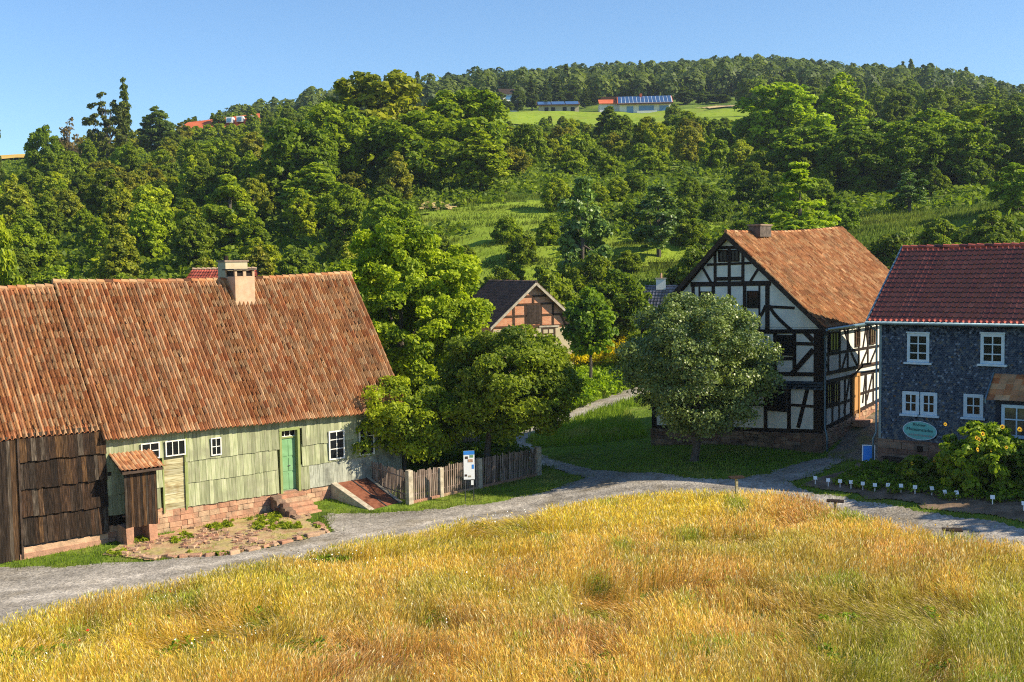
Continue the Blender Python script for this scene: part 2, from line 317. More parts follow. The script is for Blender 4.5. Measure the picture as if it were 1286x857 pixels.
def hill_z(x, y):
    x = np.asarray(x, float); y = np.asarray(y, float)
    r = np.hypot(x, y); az = np.arctan2(x, y); px = 643 + 1400 * np.tan(np.clip(az, -.9, .85))
    i = np.clip(np.searchsorted(HP, px) - 1, 0, len(HP) - 2); t = np.clip((px - HP[i]) / (HP[i + 1] - HP[i]), 0, 1); t = t * t * (3 - 2 * t)
    yy = np.maximum(r * np.cos(np.clip(az, -.9, .85)), r * .3)
    A = np.stack([np.interp(yy, HD, HT[k]) for k in range(len(HP))], 0)
    ii = i.ravel(); Af = A.reshape(len(HP), -1); idx = np.arange(Af.shape[1])
    z = (Af[ii, idx] * (1 - t.ravel()) + Af[ii + 1, idx] * t.ravel()).reshape(x.shape)
    back = np.clip((np.abs(az) - 1.0) / .8, 0, 1)
    z = z * (1 - back) + back * np.clip(-1 - r * .01, -40, 0)
    return z + (fbm(x, y, 40, 5) - .5) * np.clip((r - 100) / 100, 0, 1) * 4 + (fbm(x, y, 9, 9) - .5) * np.clip((r - 90) / 60, 0, 1) * 1.2
def gz(x, y):
    x = np.asarray(x, float); y = np.asarray(y, float); r = np.hypot(x, y)
    w = np.clip((r - 72) / 26, 0, 1); w = w * w * (3 - 2 * w)
    w = np.maximum(w, np.clip((-y) / 10 + 0, 0, 1))
    xx = np.clip(x, -50, 45); yy = np.clip(y, 5, 96)
    return near_z(xx, yy) * (1 - w) + hill_z(x, y) * w
def Z(x, y): return float(gz(np.array([x]), np.array([y]))[0])

def build_ground():
    az = np.r_[np.arange(-180, -36, 6.), np.arange(-36, 36, .3), np.arange(36, 180, 6.)]
    rr = [0.5, 4, 8, 12, 16]; q = 18.
    while q < 110: rr.append(q); q += .55
    while q < 5000: rr.append(q); q *= 1.03
    rr = np.array(rr); A, Rr = np.meshgrid(np.radians(az), rr, indexing='ij')
    X = Rr * np.sin(A); Y = Rr * np.cos(A); Zz = gz(X, Y)
    na, nr = A.shape; V = np.stack([X, Y, Zz], -1).reshape(-1, 3)
    i = np.arange(na)[:, None]; j = np.arange(nr - 1)[None, :]
    a = i * nr + j; b = ((i + 1) % na) * nr + j
    F = np.stack([a, a + 1, b + 1, b], -1).reshape(-1, 4)
    o = np_obj('ground', V, F, M['ground'], smooth=True); tag(o, kind='structure')
    return o
build_ground()

def inpoly(x, y, P):
    P = np.asarray(P)[:, :2]; c = np.zeros(np.shape(x), bool); n = len(P)
    for i in range(n):
        x0, y0 = P[i]; x1, y1 = P[(i + 1) % n]
        if y0 == y1: continue
        t = ((y0 > y) != (y1 > y)) & (x < (x1 - x0) * (y - y0) / (y1 - y0) + x0); c ^= t
    return c
def sheet(name, P, m, off, step=.15, wob=.25, **kw):
    P = np.asarray(P, float); x0, y0 = P[:, 0].min() - .5, P[:, 1].min() - .5; x1, y1 = P[:, 0].max() + .5, P[:, 1].max() + .5
    xs = np.arange(x0, x1, step); ys = np.arange(y0, y1, step); X, Y = np.meshgrid(xs, ys, indexing='ij')
    cx = X[:-1, :-1] + step / 2; cy = Y[:-1, :-1] + step / 2
    k = inpoly(cx + (vnoise(cx, cy, .8, 21) - .5) * wob * 2, cy + (vnoise(cx, cy, .8, 22) - .5) * wob * 2, P)
    ny = len(ys); ii, jj = np.nonzero(k); a = ii * ny + jj
    F = np.stack([a, a + ny, a + ny + 1, a + 1], -1)
    used, inv = np.unique(F, return_inverse=True); XX = X.ravel()[used]; YY = Y.ravel()[used]
    o = np_obj(name, np.stack([XX, YY, gz(XX, YY) + off], -1), inv.reshape(-1, 4), m, smooth=True)
    return tag(o, **kw)

FIELD_TOP = [(-20.5,30.6),(-16.8,34.0),(-14.2,36.2),(-10.2,39.5),(-6.2,42.8),(-.2,47.3),(3.4,48.7),(7.3,48.7),(9.8,47.9),(11.7,45.6),(13.5,41.9),(15.3,39.2),(16.9,36.6),(18.4,33.8),(23.5,26)]
ROAD = FIELD_TOP[::-1] + [(-30, 28), (-34, 36), (-21.5,41.8),(-20,42.3),(-17.2,42.3),(-14.9,42.8),(-11,43.6),(-7.7,47),(-8.3,48.6),(-8.7,50.2),(-6.9,50.6),(-6.4,50.6),(-4.3,50.9),(-1.7,51.7),(1.3,53.3),(3.6,55.9),(2.3,58.9),(1.3,60.5),(-.2,67.4),(.3,71.9),(2.5,76.9),(5.7,83.3),(10.1,90.2),(14.3,96.5),
  (16.3,94),(13,88),(9.4,84.3),(5.4,78.4),(3,74.2),(.9,69.8),(1.4,64),(3.2,59.6),(6.1,54.6),(8.3,51.6),(10.3,50.6),(12.2,51.7),(14.6,54.4),(15.6,54.9),(16.0,52.9),(14.6,51.2),(12.5,49.5),(12.6,48.3),(14.5,44.9),(16.5,42.2),(18.4,39.9),(20.3,37.1),(26,30)]
rd = sheet('road', ROAD, M['gravel'], .035, kind='structure')
def ruts(o, lines):
    me = o.data; c = np.zeros(len(me.polygons) * 3, np.float32); me.polygons.foreach_get('center', c); c = c.reshape(-1, 3); d = np.full(len(c), 99.)
    for L_ in lines:
        L_ = np.array(L_, float)
        for a, b_ in zip(L_[:-1], L_[1:]):
            t = np.clip(((c[:, :2] - a) @ (b_ - a)) / ((b_ - a) @ (b_ - a)), 0, 1); d = np.minimum(d, np.linalg.norm(c[:, :2] - (a + t[:, None] * (b_ - a)), axis=1))
    d += (vnoise(c[:, 0], c[:, 1], 2.2, 88) - .5) * .5; tr = np.exp(-((d - .75) / .28) ** 2); mid = np.exp(-(d / .3) ** 2)
    r = .42 + .45 * tr - .25 * mid + (fbm(c[:, 0], c[:, 1], 1.3, 89) - .5) * .9 + rng.normal(0, .1, len(c)) - .2 * np.clip((d - 1.4) / .6, 0, 1)
    a = me.attributes.new('rnd', 'FLOAT', 'FACE'); a.data.foreach_set('value', np.clip(r, 0, 1).astype(np.float32))
ruts(rd, [[(-24, 35.5), (-19, 38.4), (-14, 39.9), (-8.5, 43.6), (-3, 48.2), (2, 51.3), (6, 51.4), (10, 49.3), (12.6, 46.2), (15.3, 41.7), (19, 36)], [(2, 51.3), (1.5, 57), (.2, 64), (.4, 70.8), (3, 75.6), (7, 81.3), (12, 89)]])
PASS = [(15.3,54.6),(16.1,52.9),(16.9,51.3),(19.2,54.5),(22.5,59),(24,64),(21.5,64),(17.5,58.2)]
M['cobble'] = mat('cobble', (.13, .1, .075), (.2, .16, .12), (.26, .21, .15), nscale=2.6, dirt=(.16, .17, .04), dirt_scale=.9, dirt_amt=.7, bump=1, bscale=7)
sheet('cobbled_path', PASS, M['cobble'], .03, kind='structure')
PATCH = [(-16.2,46.2),(-16.6,44.0),(-14.4,43.2),(-11.2,43.5),(-7.9,46.9),(-9.2,49.2),(-9.4,50.6),(-10.6,51.0),(-12.5,49.6),(-15,47.4)]
M['dry_ground'] = mat('dry_ground', (.36, .2, .11), (.44, .31, .17), (.42, .33, .12), nscale=1.6, dirt=(.16, .2, .03), dirt_scale=.9, dirt_amt=.5, bump=1, bscale=5)
sheet('dirt_path', PATCH, M['dry_ground'], .05, kind='structure')
BED = [(12.9,49.0),(14.9,45.2),(16.8,42.6),(18.8,40.3),(21,37.8),(25,41),(21.3,46.9),(17.3,50.3),(16.3,51.6)]
sheet('garden_soil', BED, M['soil'], .045, kind='structure')
# yellow stubble field on the hill to the far left, dry verge and pale strip in the upper meadow
M['stubble'] = mat('stubble', (.52, .33, .06), (.62, .42, .1), nscale=.2)
sheet('stubble_field', [(-160, 305), (-117, 305), (-116, 360), (-190, 380)], M['stubble'], .6, step=3, wob=1, kind='structure')
M['dry_grass'] = mat('dry_grass', (.42, .3, .12), (.55, .42, .2), nscale=.5)
sheet('dry_verge', [(-14.5, 164), (-8.5, 163), (-7.5, 167), (-13, 168)], M['dry_grass'], .35, step=.6, wob=1, kind='structure')
sheet('dry_strip', [(68, 378), (83, 378), (84, 398), (66, 398)], M['dry_grass'], .6, step=2, wob=1, kind='structure')
M['meadow'] = mat('meadow', (.17, .25, .02), (.24, .32, .035), (.2, .27, .025), nscale=.35, dirt=(.26, .27, .05), dirt_scale=.1, dirt_amt=.5, bump=.8, bscale=2, rough=.95, spec=.05)
sheet('meadow', [(-22, 328), (74, 328), (86, 396), (-6, 402)], M['meadow'], .3, step=3, wob=1, kind='structure')
sheet('terrace_meadow', [(-17, 118), (10, 124), (28, 130), (30, 165), (10, 168), (-12, 162)], M['meadow'], .25, step=1, wob=1, kind='structure')

# ------------------------------------------------------------------ generic house pieces
def tiled(name, parent, m, e0, e1, r0, r1, pitch, course, amp=.035, step=.03, sag=.05, bulge=0, seg=6, seed=0, rough_j=.008, profile='rib', wob=.012, under=None):
    """tiled roof plane: eave corners e0,e1, ridge corners r0,r1 (local), ribs running up the slope"""
    e0, e1, r0, r1 = map(lambda p: np.array(p, float), (e0, e1, r0, r1))
    W = np.linalg.norm(e1 - e0); H = np.linalg.norm(r0 - e0)
    nr = max(2, int(W / pitch)); nc = max(2, int(H / course)); g = np.random.default_rng(seed)
    N = np.cross(e1 - e0, r0 - e0); N /= np.linalg.norm(N); N = N if N[2] > 0 else -N
    nu = nr * seg + 1; u = np.linspace(0, 1, nu)
    vv = []; st = []
    for k in range(nc): vv += [k / nc, (k + 1) / nc - 1e-4]; st += [step, 0.0]
    vv = np.array(vv); st = np.array(st)
    U, Vv = np.meshgrid(u, vv, indexing='ij')
    ix = np.arange(nu); cc = np.minimum(ix // seg, nr - 1); col = np.repeat(cc[:, None], len(vv), 1); row = np.repeat(np.arange(nc), 2)[None, :].repeat(nu, 0)
    ph = np.repeat(((ix % seg) / seg)[:, None], len(vv), 1); phf = np.repeat((((np.arange(nu - 1) % seg) + .5) / seg)[:, None], len(vv) - 1, 1)
    shift = (g.random((nr, nc)) - .5) * wob
    if profile == 'rib': h = amp * np.sqrt(np.clip(1 - ((ph - .3) / .3) ** 2, 0, 1))
    elif profile == 'pan': h = amp * np.where(ph < .3, np.sin(math.pi * ph / .3), -.15 * np.sin(math.pi * (ph - .3) / .7))
    else: h = amp * np.where((ph < .06), 0, 1) + 0 * st[None, :] 
    h = h + st[None, :] + (g.random((nr, nc))[col, row] - .5) * rough_j * 2
    P = e0 + (e1 - e0) * U[..., None] * (1 - Vv[..., None]) + (r0 - e0) * (Vv[..., None]) * (1 - U[..., None]) + ((r1 - e0) * Vv[..., None] + 0) * U[..., None]
    P = (e0 * (1 - U[..., None]) + e1 * U[..., None]) * (1 - Vv[..., None]) + (r0 * (1 - U[..., None]) + r1 * U[..., None]) * Vv[..., None]
    P = P + N * h[..., None]
    d = (e1 - e0) / W; up = (r0 - e0) / H
    P = P + d * (shift[col, row])[..., None] + up * ((g.random(nr)[col] - .5) * .03)[..., None] * (st > 0)[None, :, None]
    sg = sag * np.sin(math.pi * U) * Vv + (fbm(U * W, Vv * H, 2.5, seed) - .5) * .09
    P[..., 2] -= sg
    i = np.arange(nu - 1)[:, None]; nv = len(vv); j = np.arange(nv - 1)[None, :]
    a = i * nv + j; F = np.stack([a, a + nv, a + nv + 1, a + 1], -1).reshape(-1, 4)
    tile = g.random((nr, nc)); streak = g.random(nr)[:, None] * .35
    tile = np.clip(tile * .75 + streak * .7, 0, 1)
    rnd = tile[np.minimum(col[:-1, :-1], nr - 1), row[:-1, :-1]].ravel()
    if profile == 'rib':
        rnd = np.where(phf.ravel() > .62, rnd * .2, .15 + rnd * .85)  # channels between ribs get a darker tone: their shade painted into the tiles
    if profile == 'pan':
        rz_ = np.zeros((nu - 1, nv - 1), bool); rz_[:, 1::2] = True; rnd = np.where(rz_.ravel(), 0, .25 + rnd * .75)  # riser faces take the darkest tone, a shadow line painted under each course
    o = np_obj(name, P.reshape(-1, 3), F, m, rnd, parent)
    return o

def ridge_caps(parent, m, p0, p1, L=.38, r=.12, sag=0, seed=1):
    p0 = Vector(p0); p1 = Vector(p1); n = max(1, int((p1 - p0).length / L)); b = B(); random.seed(seed)
    for k in range(n):
        t0, t1 = k / n, (k + 1) / n
        a = p0.lerp(p1, t0); c = p0.lerp(p1, min(1, t1 + .02)); a.z -= sag * math.sin(math.pi * t0); c.z -= sag * math.sin(math.pi * t1) + .02
        a.z += .035
        b.tube([a, c], [r, r * .86], 8)
    return b.build('ridge_tiles', m, parent, smooth=False)

def window(parent, T, u0, u1, h0, h1, cols, rows, mf, mp, fr=.07, bar=.03, o=.0, proud=.05, sill=None, hood=None, label=None, name='window'):
    """rows: list of relative heights from the top"""
    b = B(T); w = u1 - u0
    b.box(u0, u1, o, o + proud, h1 - fr, h1); b.box(u0, u1, o, o + proud, h0, h0 + fr)
    b.box(u0, u0 + fr, o, o + proud, h0 + fr, h1 - fr); b.box(u1 - fr, u1, o, o + proud, h0 + fr, h1 - fr)
    iu0, iu1, ih0, ih1 = u0 + fr, u1 - fr, h0 + fr, h1 - fr
    tot = sum(rows); y = ih1
    for k in range(1, cols):
        x = iu0 + (iu1 - iu0) * k / cols; b.box(x - bar / 2, x + bar / 2, o + .008, o + proud - .012, ih0, ih1)
    for q in rows[:-1]:
        y -= (ih1 - ih0) * q / tot; b.box(iu0, iu1, o + .012, o + proud - .008, y - bar / 2, y + bar / 2)
    wf = b.build(name, mf, parent)
    if label: wf['label'] = label
    p = B(T); p.box(iu0, iu1, o - .03, o + .006, ih0, ih1); p.build('pane', mp, wf)
    if sill:
        s = B(T); s.box(u0 - sill, u1 + sill, o, o + proud + .09, h0 - .09, h0 - .002); s.build('sill', mf, wf)
    if hood:
        s = B(T); s.box(u0 - hood, u1 + hood, o, o + proud + .05, h1 + .002, h1 + .07); s.build('hood', mf, wf)
    return wf

def boards(T, u0, u1, top, bot, wmin, wmax, o=0., tilt=.04, holes=(), rag=.02, thick=.025, seed=3, b=None):
    random.seed(seed); b = b or B(T); u = u0
    while u < u1 - .01:
        w = min(random.uniform(wmin, wmax), u1 - u); tt = top(u) if callable(top) else top; bb = bot(u) if callable(bot) else bot
        bb += random.uniform(-rag, rag); d = random.uniform(0, .012); spans = [(bb, tt)]
        for (a, c, e, f) in holes:
            if u + w > a + .02 and u < c - .02:
                ns = []
                for (s0, s1) in spans:
                    if e <= s0 + .02 and f >= s1 - .02: continue
                    if f <= s0 or e >= s1: ns.append((s0, s1)); continue
                    if e > s0: ns.append((s0, e))
                    if f < s1: ns.append((f, s1))
                spans = ns
        for (s0, s1) in spans:
            k0 = o + tilt * (tt - s0) / max(tt - bb, .1) + d; k1 = o + tilt * (tt - s1) / max(tt - bb, .1) + d; g = .004
            b.hexa([(u + g, k0 + thick, s0), (u + w - g, k0 + thick, s0), (u + w - g, k0 - .02, s0), (u + g, k0 - .02, s0),
                    (u + g, k1 + thick, s1), (u + w - g, k1 + thick, s1), (u + w - g, k1 - .02, s1), (u + g, k1 - .02, s1)])
        u += w
    return b

def stones(T, u0, u1, bot, top, rh=(.18, .3), sw=(.25, .6), o=0., seed=5, jit=.012, skip=()):
    random.seed(seed); b = B(T); h = bot(u0) if callable(bot) else bot
    h0 = min(bot(u0), bot(u1)) if callable(bot) else bot; tmax = max(top(u0), top(u1)) if callable(top) else top; h = h0
    while h < tmax - .02:
        r = random.uniform(*rh); u = u0
        while u < u1 - .02:
            w = min(random.uniform(*sw), u1 - u); tt = top(u + w / 2) if callable(top) else top
            z1 = min(h + r, tt)
            if z1 - h > .04 and not any(a < u + w / 2 < c for a, c in skip):
                d = random.uniform(-.01, .03); b.box(u + .008, u + w - .008, o - .1, o + d, h + .008, z1 - .008, j=jit)
            u += w
        h += r
    return b

# ------------------------------------------------------------------ BARN HOUSE (left)
BY = R(41.71); BO = (-17.13, 45.84, -.56)
front = lambda u, o, h: (u, -o, h)
barn = empty('farmhouse', BO, BY, 'long low farmhouse with orange pantile roof, plaster chimney and pale green board walls', 'farmhouse')
xR = 15.3; yR = 4.5; Wd = 9.0
# body core (gables and back)
b = B(); b.face([(xR, .02, -1), (xR, Wd, -1), (xR, Wd, 4.3), (xR, yR, 10.2), (xR, .02, 4.45)])
b.face([(-9, Wd, -1), (xR, Wd, -1), (xR, Wd, 4.3), (-9, Wd, 4.3)]); b.face([(-9, 0, -1), (-9, Wd, -1), (-9, Wd, 4.3), (-9, yR, 10.1), (-9, 0, 4.4)])
b.face([(-9, .26, -1), (xR, .26, -1), (xR, .26, 4.2), (-9, .26, 4.2)])
b.build('wall', M['boards_green'], barn)
# stone base
sb = stones(front, .15, xR, -.75, lambda u: .9 if u < 2.6 else .78 - .008 * u, rh=(.16, .3), sw=(.25, .62), o=.0, seed=11)
sb.build('stone_plinth', M['sandstone'], barn)
b = B(front); b.box(-9, xR, -.25, -.03, -1.2, .74); b.build('plinth_mortar', M['mortar'], barn)
b = B(front); b.box(-3.4, .13, 0.02, .12, -.6, .22, j=.01); b.box(-3.4, .1, 0.02, .17, -.8, -.02, j=.02); b.build('plinth_band', M['sandstone'], barn)
# green cladding in three tiers, holes for door
dh = (8.33, 9.4, .6, 3.62); bd = (2.63, 3.7, .6, 3.07)
cb = boards(front, .15, xR, lambda u: 4.28, lambda u: 2.76, .16, .27, o=.0, tilt=.05, holes=[dh, bd], seed=21)
boards(front, .15, xR, lambda u: 2.85, lambda u: 1.8, .15, .26, o=.0, tilt=.045, holes=[dh, bd], seed=22, b=cb)
boards(front, .15, 9.9, lambda u: 1.88, lambda u: .92 if u < 2.6 else .8 - .012 * u, .15, .26, o=.0, tilt=.05, holes=[dh, bd], seed=23, b=cb)
cb.build('board_cladding', M['boards_green'], barn)
boards(front, 9.9, xR, lambda u: 1.9, lambda u: .69, .2, .34, o=.0, tilt=.06, seed=24).build('weathered_cladding', M['boards_grey'], barn)
for q in ((.1, .19, 0, .09, .9, 4.5), (3.7, 3.78, .0, .075, .8, 4.2)): b = B(front); b.box(*q); b.build('corner_board', M['green_frame'], barn)
b = B(front); b.box(.1, xR + .05, .05, .16, 4.02, 4.3); b.build('eave_board', M['boards_green'], barn)
# dark shiplap wing
wt = [(4.75, 3.62), (3.72, 2.52), (2.62, 1.4), (1.5, .3)]
wb = B(front)
for i, (t, bo) in enumerate(wt): boards(front, -3.3, .17, t, (lambda u, bo=bo: bo - .018 * u - .02), .14, .27, o=.08, tilt=.11, rag=.035, seed=31 + i, b=wb)
wb.build('plank_wall', M['boards_dark'], barn)
boards(front, -9, -3.32, 4.7, -.25, .14, .22, o=.1, tilt=.0, rag=.03, seed=37).build('barn_door', M['boards_dark'], barn)
b = B(front); b.box(-3.36, -3.28, .1, .2, -.2, 4.6); b.build('door_post', M['dark_wood'], barn)
# roofs: front slopes then back slopes
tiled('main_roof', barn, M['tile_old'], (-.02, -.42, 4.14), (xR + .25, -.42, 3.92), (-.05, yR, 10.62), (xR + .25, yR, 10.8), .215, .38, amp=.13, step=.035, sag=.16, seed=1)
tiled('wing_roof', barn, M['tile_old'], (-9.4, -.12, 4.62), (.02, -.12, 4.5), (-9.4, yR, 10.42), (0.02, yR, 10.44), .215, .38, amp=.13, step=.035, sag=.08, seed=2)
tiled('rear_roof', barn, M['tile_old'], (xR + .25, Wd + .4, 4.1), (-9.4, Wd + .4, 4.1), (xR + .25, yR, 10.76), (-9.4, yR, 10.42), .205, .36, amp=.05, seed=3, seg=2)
ridge_caps(barn, M['tile_old'], (-9.4, yR, 10.46), (-.05, yR, 10.5), seed=4, sag=.08)
ridge_caps(barn, M['tile_old'], (-.08, yR, 10.68), (xR + .27, yR, 10.84), seed=5, sag=.16)
b = B(); b.hexa([(xR + .05, -.4, 3.9), (xR + .24, -.4, 3.9), (xR + .24, yR, 10.66), (xR + .05, yR, 10.66), (xR + .05, -.4, 4.02), (xR + .24, -.4, 3.98), (xR + .24, yR, 10.78), (xR + .05, yR, 10.78)])
b.build('verge_board', M['dark_wood'], barn)
# chimneys
ch = B(); ch.box(8.25, 9.32, 3.58, 4.62, 8.9, 10.78, .5)
for (x0, x1, y0, y1) in ((8.25, 8.38, 3.58, 3.7), (8.7, 8.87, 3.58, 3.7), (9.19, 9.32, 3.58, 3.7), (8.25, 8.38, 4.5, 4.62), (9.19, 9.32, 4.5, 4.62), (8.7, 8.87, 4.5, 4.62)): ch.box(x0, x1, y0, y1, 10.775, 11.08, .5)
chm = ch.build('chimney', M['chimney_plaster'], barn, bevel=.02)
b = B(); b.box(8.32, 9.25, 3.66, 4.55, 10.79, 11.07); b.build('flue', M['frame_dark'], chm)
b = B(); b.box(8.17, 9.4, 3.5, 4.7, 11.082, 11.15); b.build('cap', M['mortar_dark'], chm)
b = B(); b.box(8.5, 9.72, 5.0, 5.8, 9.2, 11.5, .5); c2 = b.build('chimney', M['chimney_pale'], barn, bevel=.02)
b = B(); b.box(8.45, 9.77, 4.95, 5.85, 11.502, 11.58); b.build('cap', M['mortar'], c2)
b = B(); b.tube([(8.75, 5.4, 11.56), (8.75, 5.4, 11.8)], [.12, .1], 8); b.build('flue_pot', M['frame_dark'], c2)
# windows and doors
window(barn, front, 1.68, 2.5, 3.1, 3.8, 2, [1, 1], M['white_paint'], M['glass'], fr=.05, bar=.035, o=.1)
window(barn, front, 2.76, 3.68, 3.1, 3.78, 3, [1], M['white_paint'], M['glass'], fr=.05, bar=.035, o=.1)
window(barn, front, 4.88, 5.38, 2.88, 3.67, 2, [1, 1], M['white_paint'], M['glass'], fr=.05, bar=.03, o=.09)
window(barn, front, 10.97, 11.86, 1.9, 3.3, 2, [.8, 1, 1], M['white_paint'], M['glass'], fr=.07, bar=.04, o=.09)
window(barn, front, 12.7, 13.6, 1.9, 3.26, 2, [.8, 1, 1], M['white_paint'], M['glass'], fr=.07, bar=.04, o=.09)
ob = B(front); z = .7; random.seed(2)
while z < 3.03:
    w = random.uniform(.2, .3); z1 = min(z + w, 3.05); ob.box(2.68, 3.66, -.06, -.02 + random.uniform(0, .02), z + .006, z1 - .006); z = z1
hd = ob.build('board_door', M['old_board'], barn)
b = B(front); b.box(2.62, 2.69, -.1, .07, .65, 3.06); b.box(3.65, 3.71, -.1, .07, .65, 3.06); b.build('frame', M['green_frame'], hd)
db = B(front); db.box(8.45, 9.3, -.2, -.16, .68, 3.22)
for i in range(2):
    for (z0, z1) in ((.8, 1.55), (1.65, 2.25), (2.35, 3.1)): db.box(8.5 + i * .41, 8.84 + i * .41, -.165, -.14, z0, z1)
door = db.build('door', M['green_paint'], barn)
b = B(front); b.box(8.33, 8.45, -.24, .09, .66, 3.62); b.box(9.29, 9.41, -.24, .09, .66, 3.62); b.box(8.33, 9.41, -.24, .09, 3.58, 3.7); b.box(8.44, 9.3, -.2, -.1, 3.2, 3.27); b.build('door_frame', M['green_frame'], door)
b = B(front); b.box(8.45, 9.3, -.22, -.18, 3.27, 3.58); tp = b.build('transom_window', M['glass'], door)
b = B(front); b.box(8.45, 9.3, -.18, -.15, 3.27, 3.3)
for k in range(4): x = 8.45 + .85 * k / 3 - .015; b.box(x, x + .03, -.18, -.15, 3.3, 3.58)
b.build('glazing_bars', M['white_paint'], door)
b = B(front); b.tube([(8.86, -.12, 1.9), (8.98, -.1, 1.9)], .018); b.build('handle', M['metal_dark'], door)
# privy (lean-to closet)
pv = B(front)
boards(front, .5, 1.86, 2.92, lambda u: .52, .1, .15, o=1.08, tilt=0, rag=.03, seed=41, b=pv)
side = lambda u, o, h: (.5 - o, -u, h)
boards(side, .08, 1.1, lambda u: 3.5 - .5 * u / 1.2, .5, .12, .18, o=0, tilt=0, rag=.03, seed=42, b=pv); 
pv2 = B(lambda u, o, h: (1.86 + o, -u, h)); boards(pv2.T, .08, 1.1, lambda u: 3.5 - .5 * u / 1.2, .5, .12, .18, o=0, tilt=0, seed=43, b=pv2)
closet = pv.build('closet', M['boards_dark'], barn); pv2.build('side_wall', M['boards_dark'], closet)
b = B(front); b.box(.52, .84, .2, 1.1, -.6, .52, j=.03); b.box(1.5, 1.84, .2, 1.1, -.6, .52, j=.03); b.box(.52, 1.84, .1, .25, -.6, .5, j=.02); b.build('stone_footing', M['sandstone'], closet)
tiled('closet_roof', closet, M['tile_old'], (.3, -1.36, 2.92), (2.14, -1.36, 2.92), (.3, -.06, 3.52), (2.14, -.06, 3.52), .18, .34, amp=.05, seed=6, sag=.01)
b = B(); b.box(.32, 2.12, -1.3, -.06, 2.8, 2.86); bb = b  # thin decking tilted below the tiles
b = B(); b.hexa([(.34, -1.34, 2.8), (2.1, -1.34, 2.8), (2.1, -.06, 3.4), (.34, -.06, 3.4), (.34, -1.34, 2.88), (2.1, -1.34, 2.88), (2.1, -.06, 3.48), (.34, -.06, 3.48)]); b.build('roof_deck', M['dark_wood'], closet)

# stone steps
st = empty('stone_steps', BO, BY, 'worn sandstone steps with a rough side wall leading to the green door', 'steps')
b = B(front)
for k in range(5): b.box(8.15, 9.45, .0, .42 + .34 * k, .66 - .165 * (k + 1), .66 - .165 * k - .004, j=.012)
b.build('steps', M['sandstone'], st, bevel=.015)
random.seed(8); b = B(front)
for k in range(7):
    y = .1 + k * .33; t = max(.66 - .13 * k, -.05)
    for q in range(3): b.box(7.75 + random.uniform(-.06, .1), 8.14, y, y + .34, t - .32 * (q + 1), t - .32 * q, j=.03)
b.build('side_wall', M['sandstone_dark'], st)
# cellar hatch
ht = empty('cellar_hatch', BO, BY, 'sloping rusty steel cellar hatch between stone kerbs', 'hatch')
def slope(u0, u1, w0, w1, o0, h0, o1, h1, t0, t1, b):
    b.hexa([(u0, o0, h0 + t0), (u1, o0, h0 + t0), (w1, o1, h1 + t0), (w0, o1, h1 + t0), (u0, o0, h0 + t1), (u1, o0, h0 + t1), (w1, o1, h1 + t1), (w0, o1, h1 + t1)])
b = B(front); slope(11.05, 11.38, 11.3, 11.62, .03, .8, 3.1, -.18, -1.2, 0, b); slope(13.12, 13.3, 13.1, 13.35, .03, .8, 3.1, -.18, -1.2, 0, b); b.box(11.5, 13.3, 3.02, 3.14, -.9, -.2); b.build('kerb', M['concrete'], ht, bevel=.015)
for (a, c, a2, c2) in ((11.38, 12.28, 11.62, 12.36), (12.32, 13.14, 12.4, 13.12)):
    b = B(front); slope(a, c, a2, c2, .05, .76, 3.04, -.18, -.04, .0, b); lf = b.build('hatch_door', M['rust'], ht)
    b = B(front); slope(c - .05, c, c2 - .05, c2, .05, .76, 3.04, -.18, .0, .03, b); b.build('seam', M['metal_dark'], lf)

# ------------------------------------------------------------------ fence with sign
fe = empty('picket_fence', BO, BY, 'dark picket fence with stout posts enclosing the garden beside the farmhouse', 'fence')
W0 = lambda u, y: (BO[0] + u * math.cos(BY) - y * math.sin(BY), BO[1] + u * math.sin(BY) + y * math.cos(BY))
def gl(u, y): x, yy = W0(u, y); return Z(x, yy) - BO[2]
pts = [(13.4, -.1), (13.35, -3.3), (15.2, -3.35), (17.6, -3.4), (21.7, -3.3)]
pk = B(); random.seed(12); rl = B()
for (a, c) in zip(pts[:-1], pts[1:]):
    L = math.hypot(c[0] - a[0], c[1] - a[1]); n = int(L / .115); du, dy = (c[0] - a[0]) / L, (c[1] - a[1]) / L
    for k in range(n):
        t = (k + .5) / n; u = a[0] + (c[0] - a[0]) * t; y = a[1] + (c[1] - a[1]) * t; g = gl(u, y); w = random.uniform(.03, .042); h = random.uniform(1.28, 1.42); l = random.uniform(-.02, .02)
        nx, ny = -dy, du
        p = [(u - du * w, y - dy * w), (u + du * w, y + dy * w), (u + du * w + nx * .02, y + dy * w + ny * .02), (u - du * w + nx * .02, y - dy * w + ny * .02)]
        pk.hexa([(q[0], q[1], g + .12) for q in p] + [(q[0] + l * du, q[1] + l * dy, g + .12 + h) for q in p])
    for hh in (.4, 1.2):
        g0, g1 = gl(*a), gl(*c); rl.tube([(a[0], a[1] + .05, g0 + hh), (c[0], c[1] + .05, g1 + hh)], .035, 6)
pk.build('pickets', M['picket'], fe); rl.build('rail', M['picket'], fe)
for i, (u, y) in enumerate(pts[1:]):
    g = gl(u, y); w = (.14, .11, .12, .14)[i]; h = (1.6, 1.42, 1.5, 1.5)[i]
    b = B(); b.hexa([(u - w, y - w, g - .3), (u + w, y - w, g - .3), (u + w, y + w, g - .3), (u - w, y + w, g - .3), (u - w, y - w, g + h), (u + w, y - w, g + h), (u + w, y + w, g + h + .02), (u - w, y + w, g + h + .02)])
    b.build('post', M['concrete'], fe, bevel=.02)
b = B()
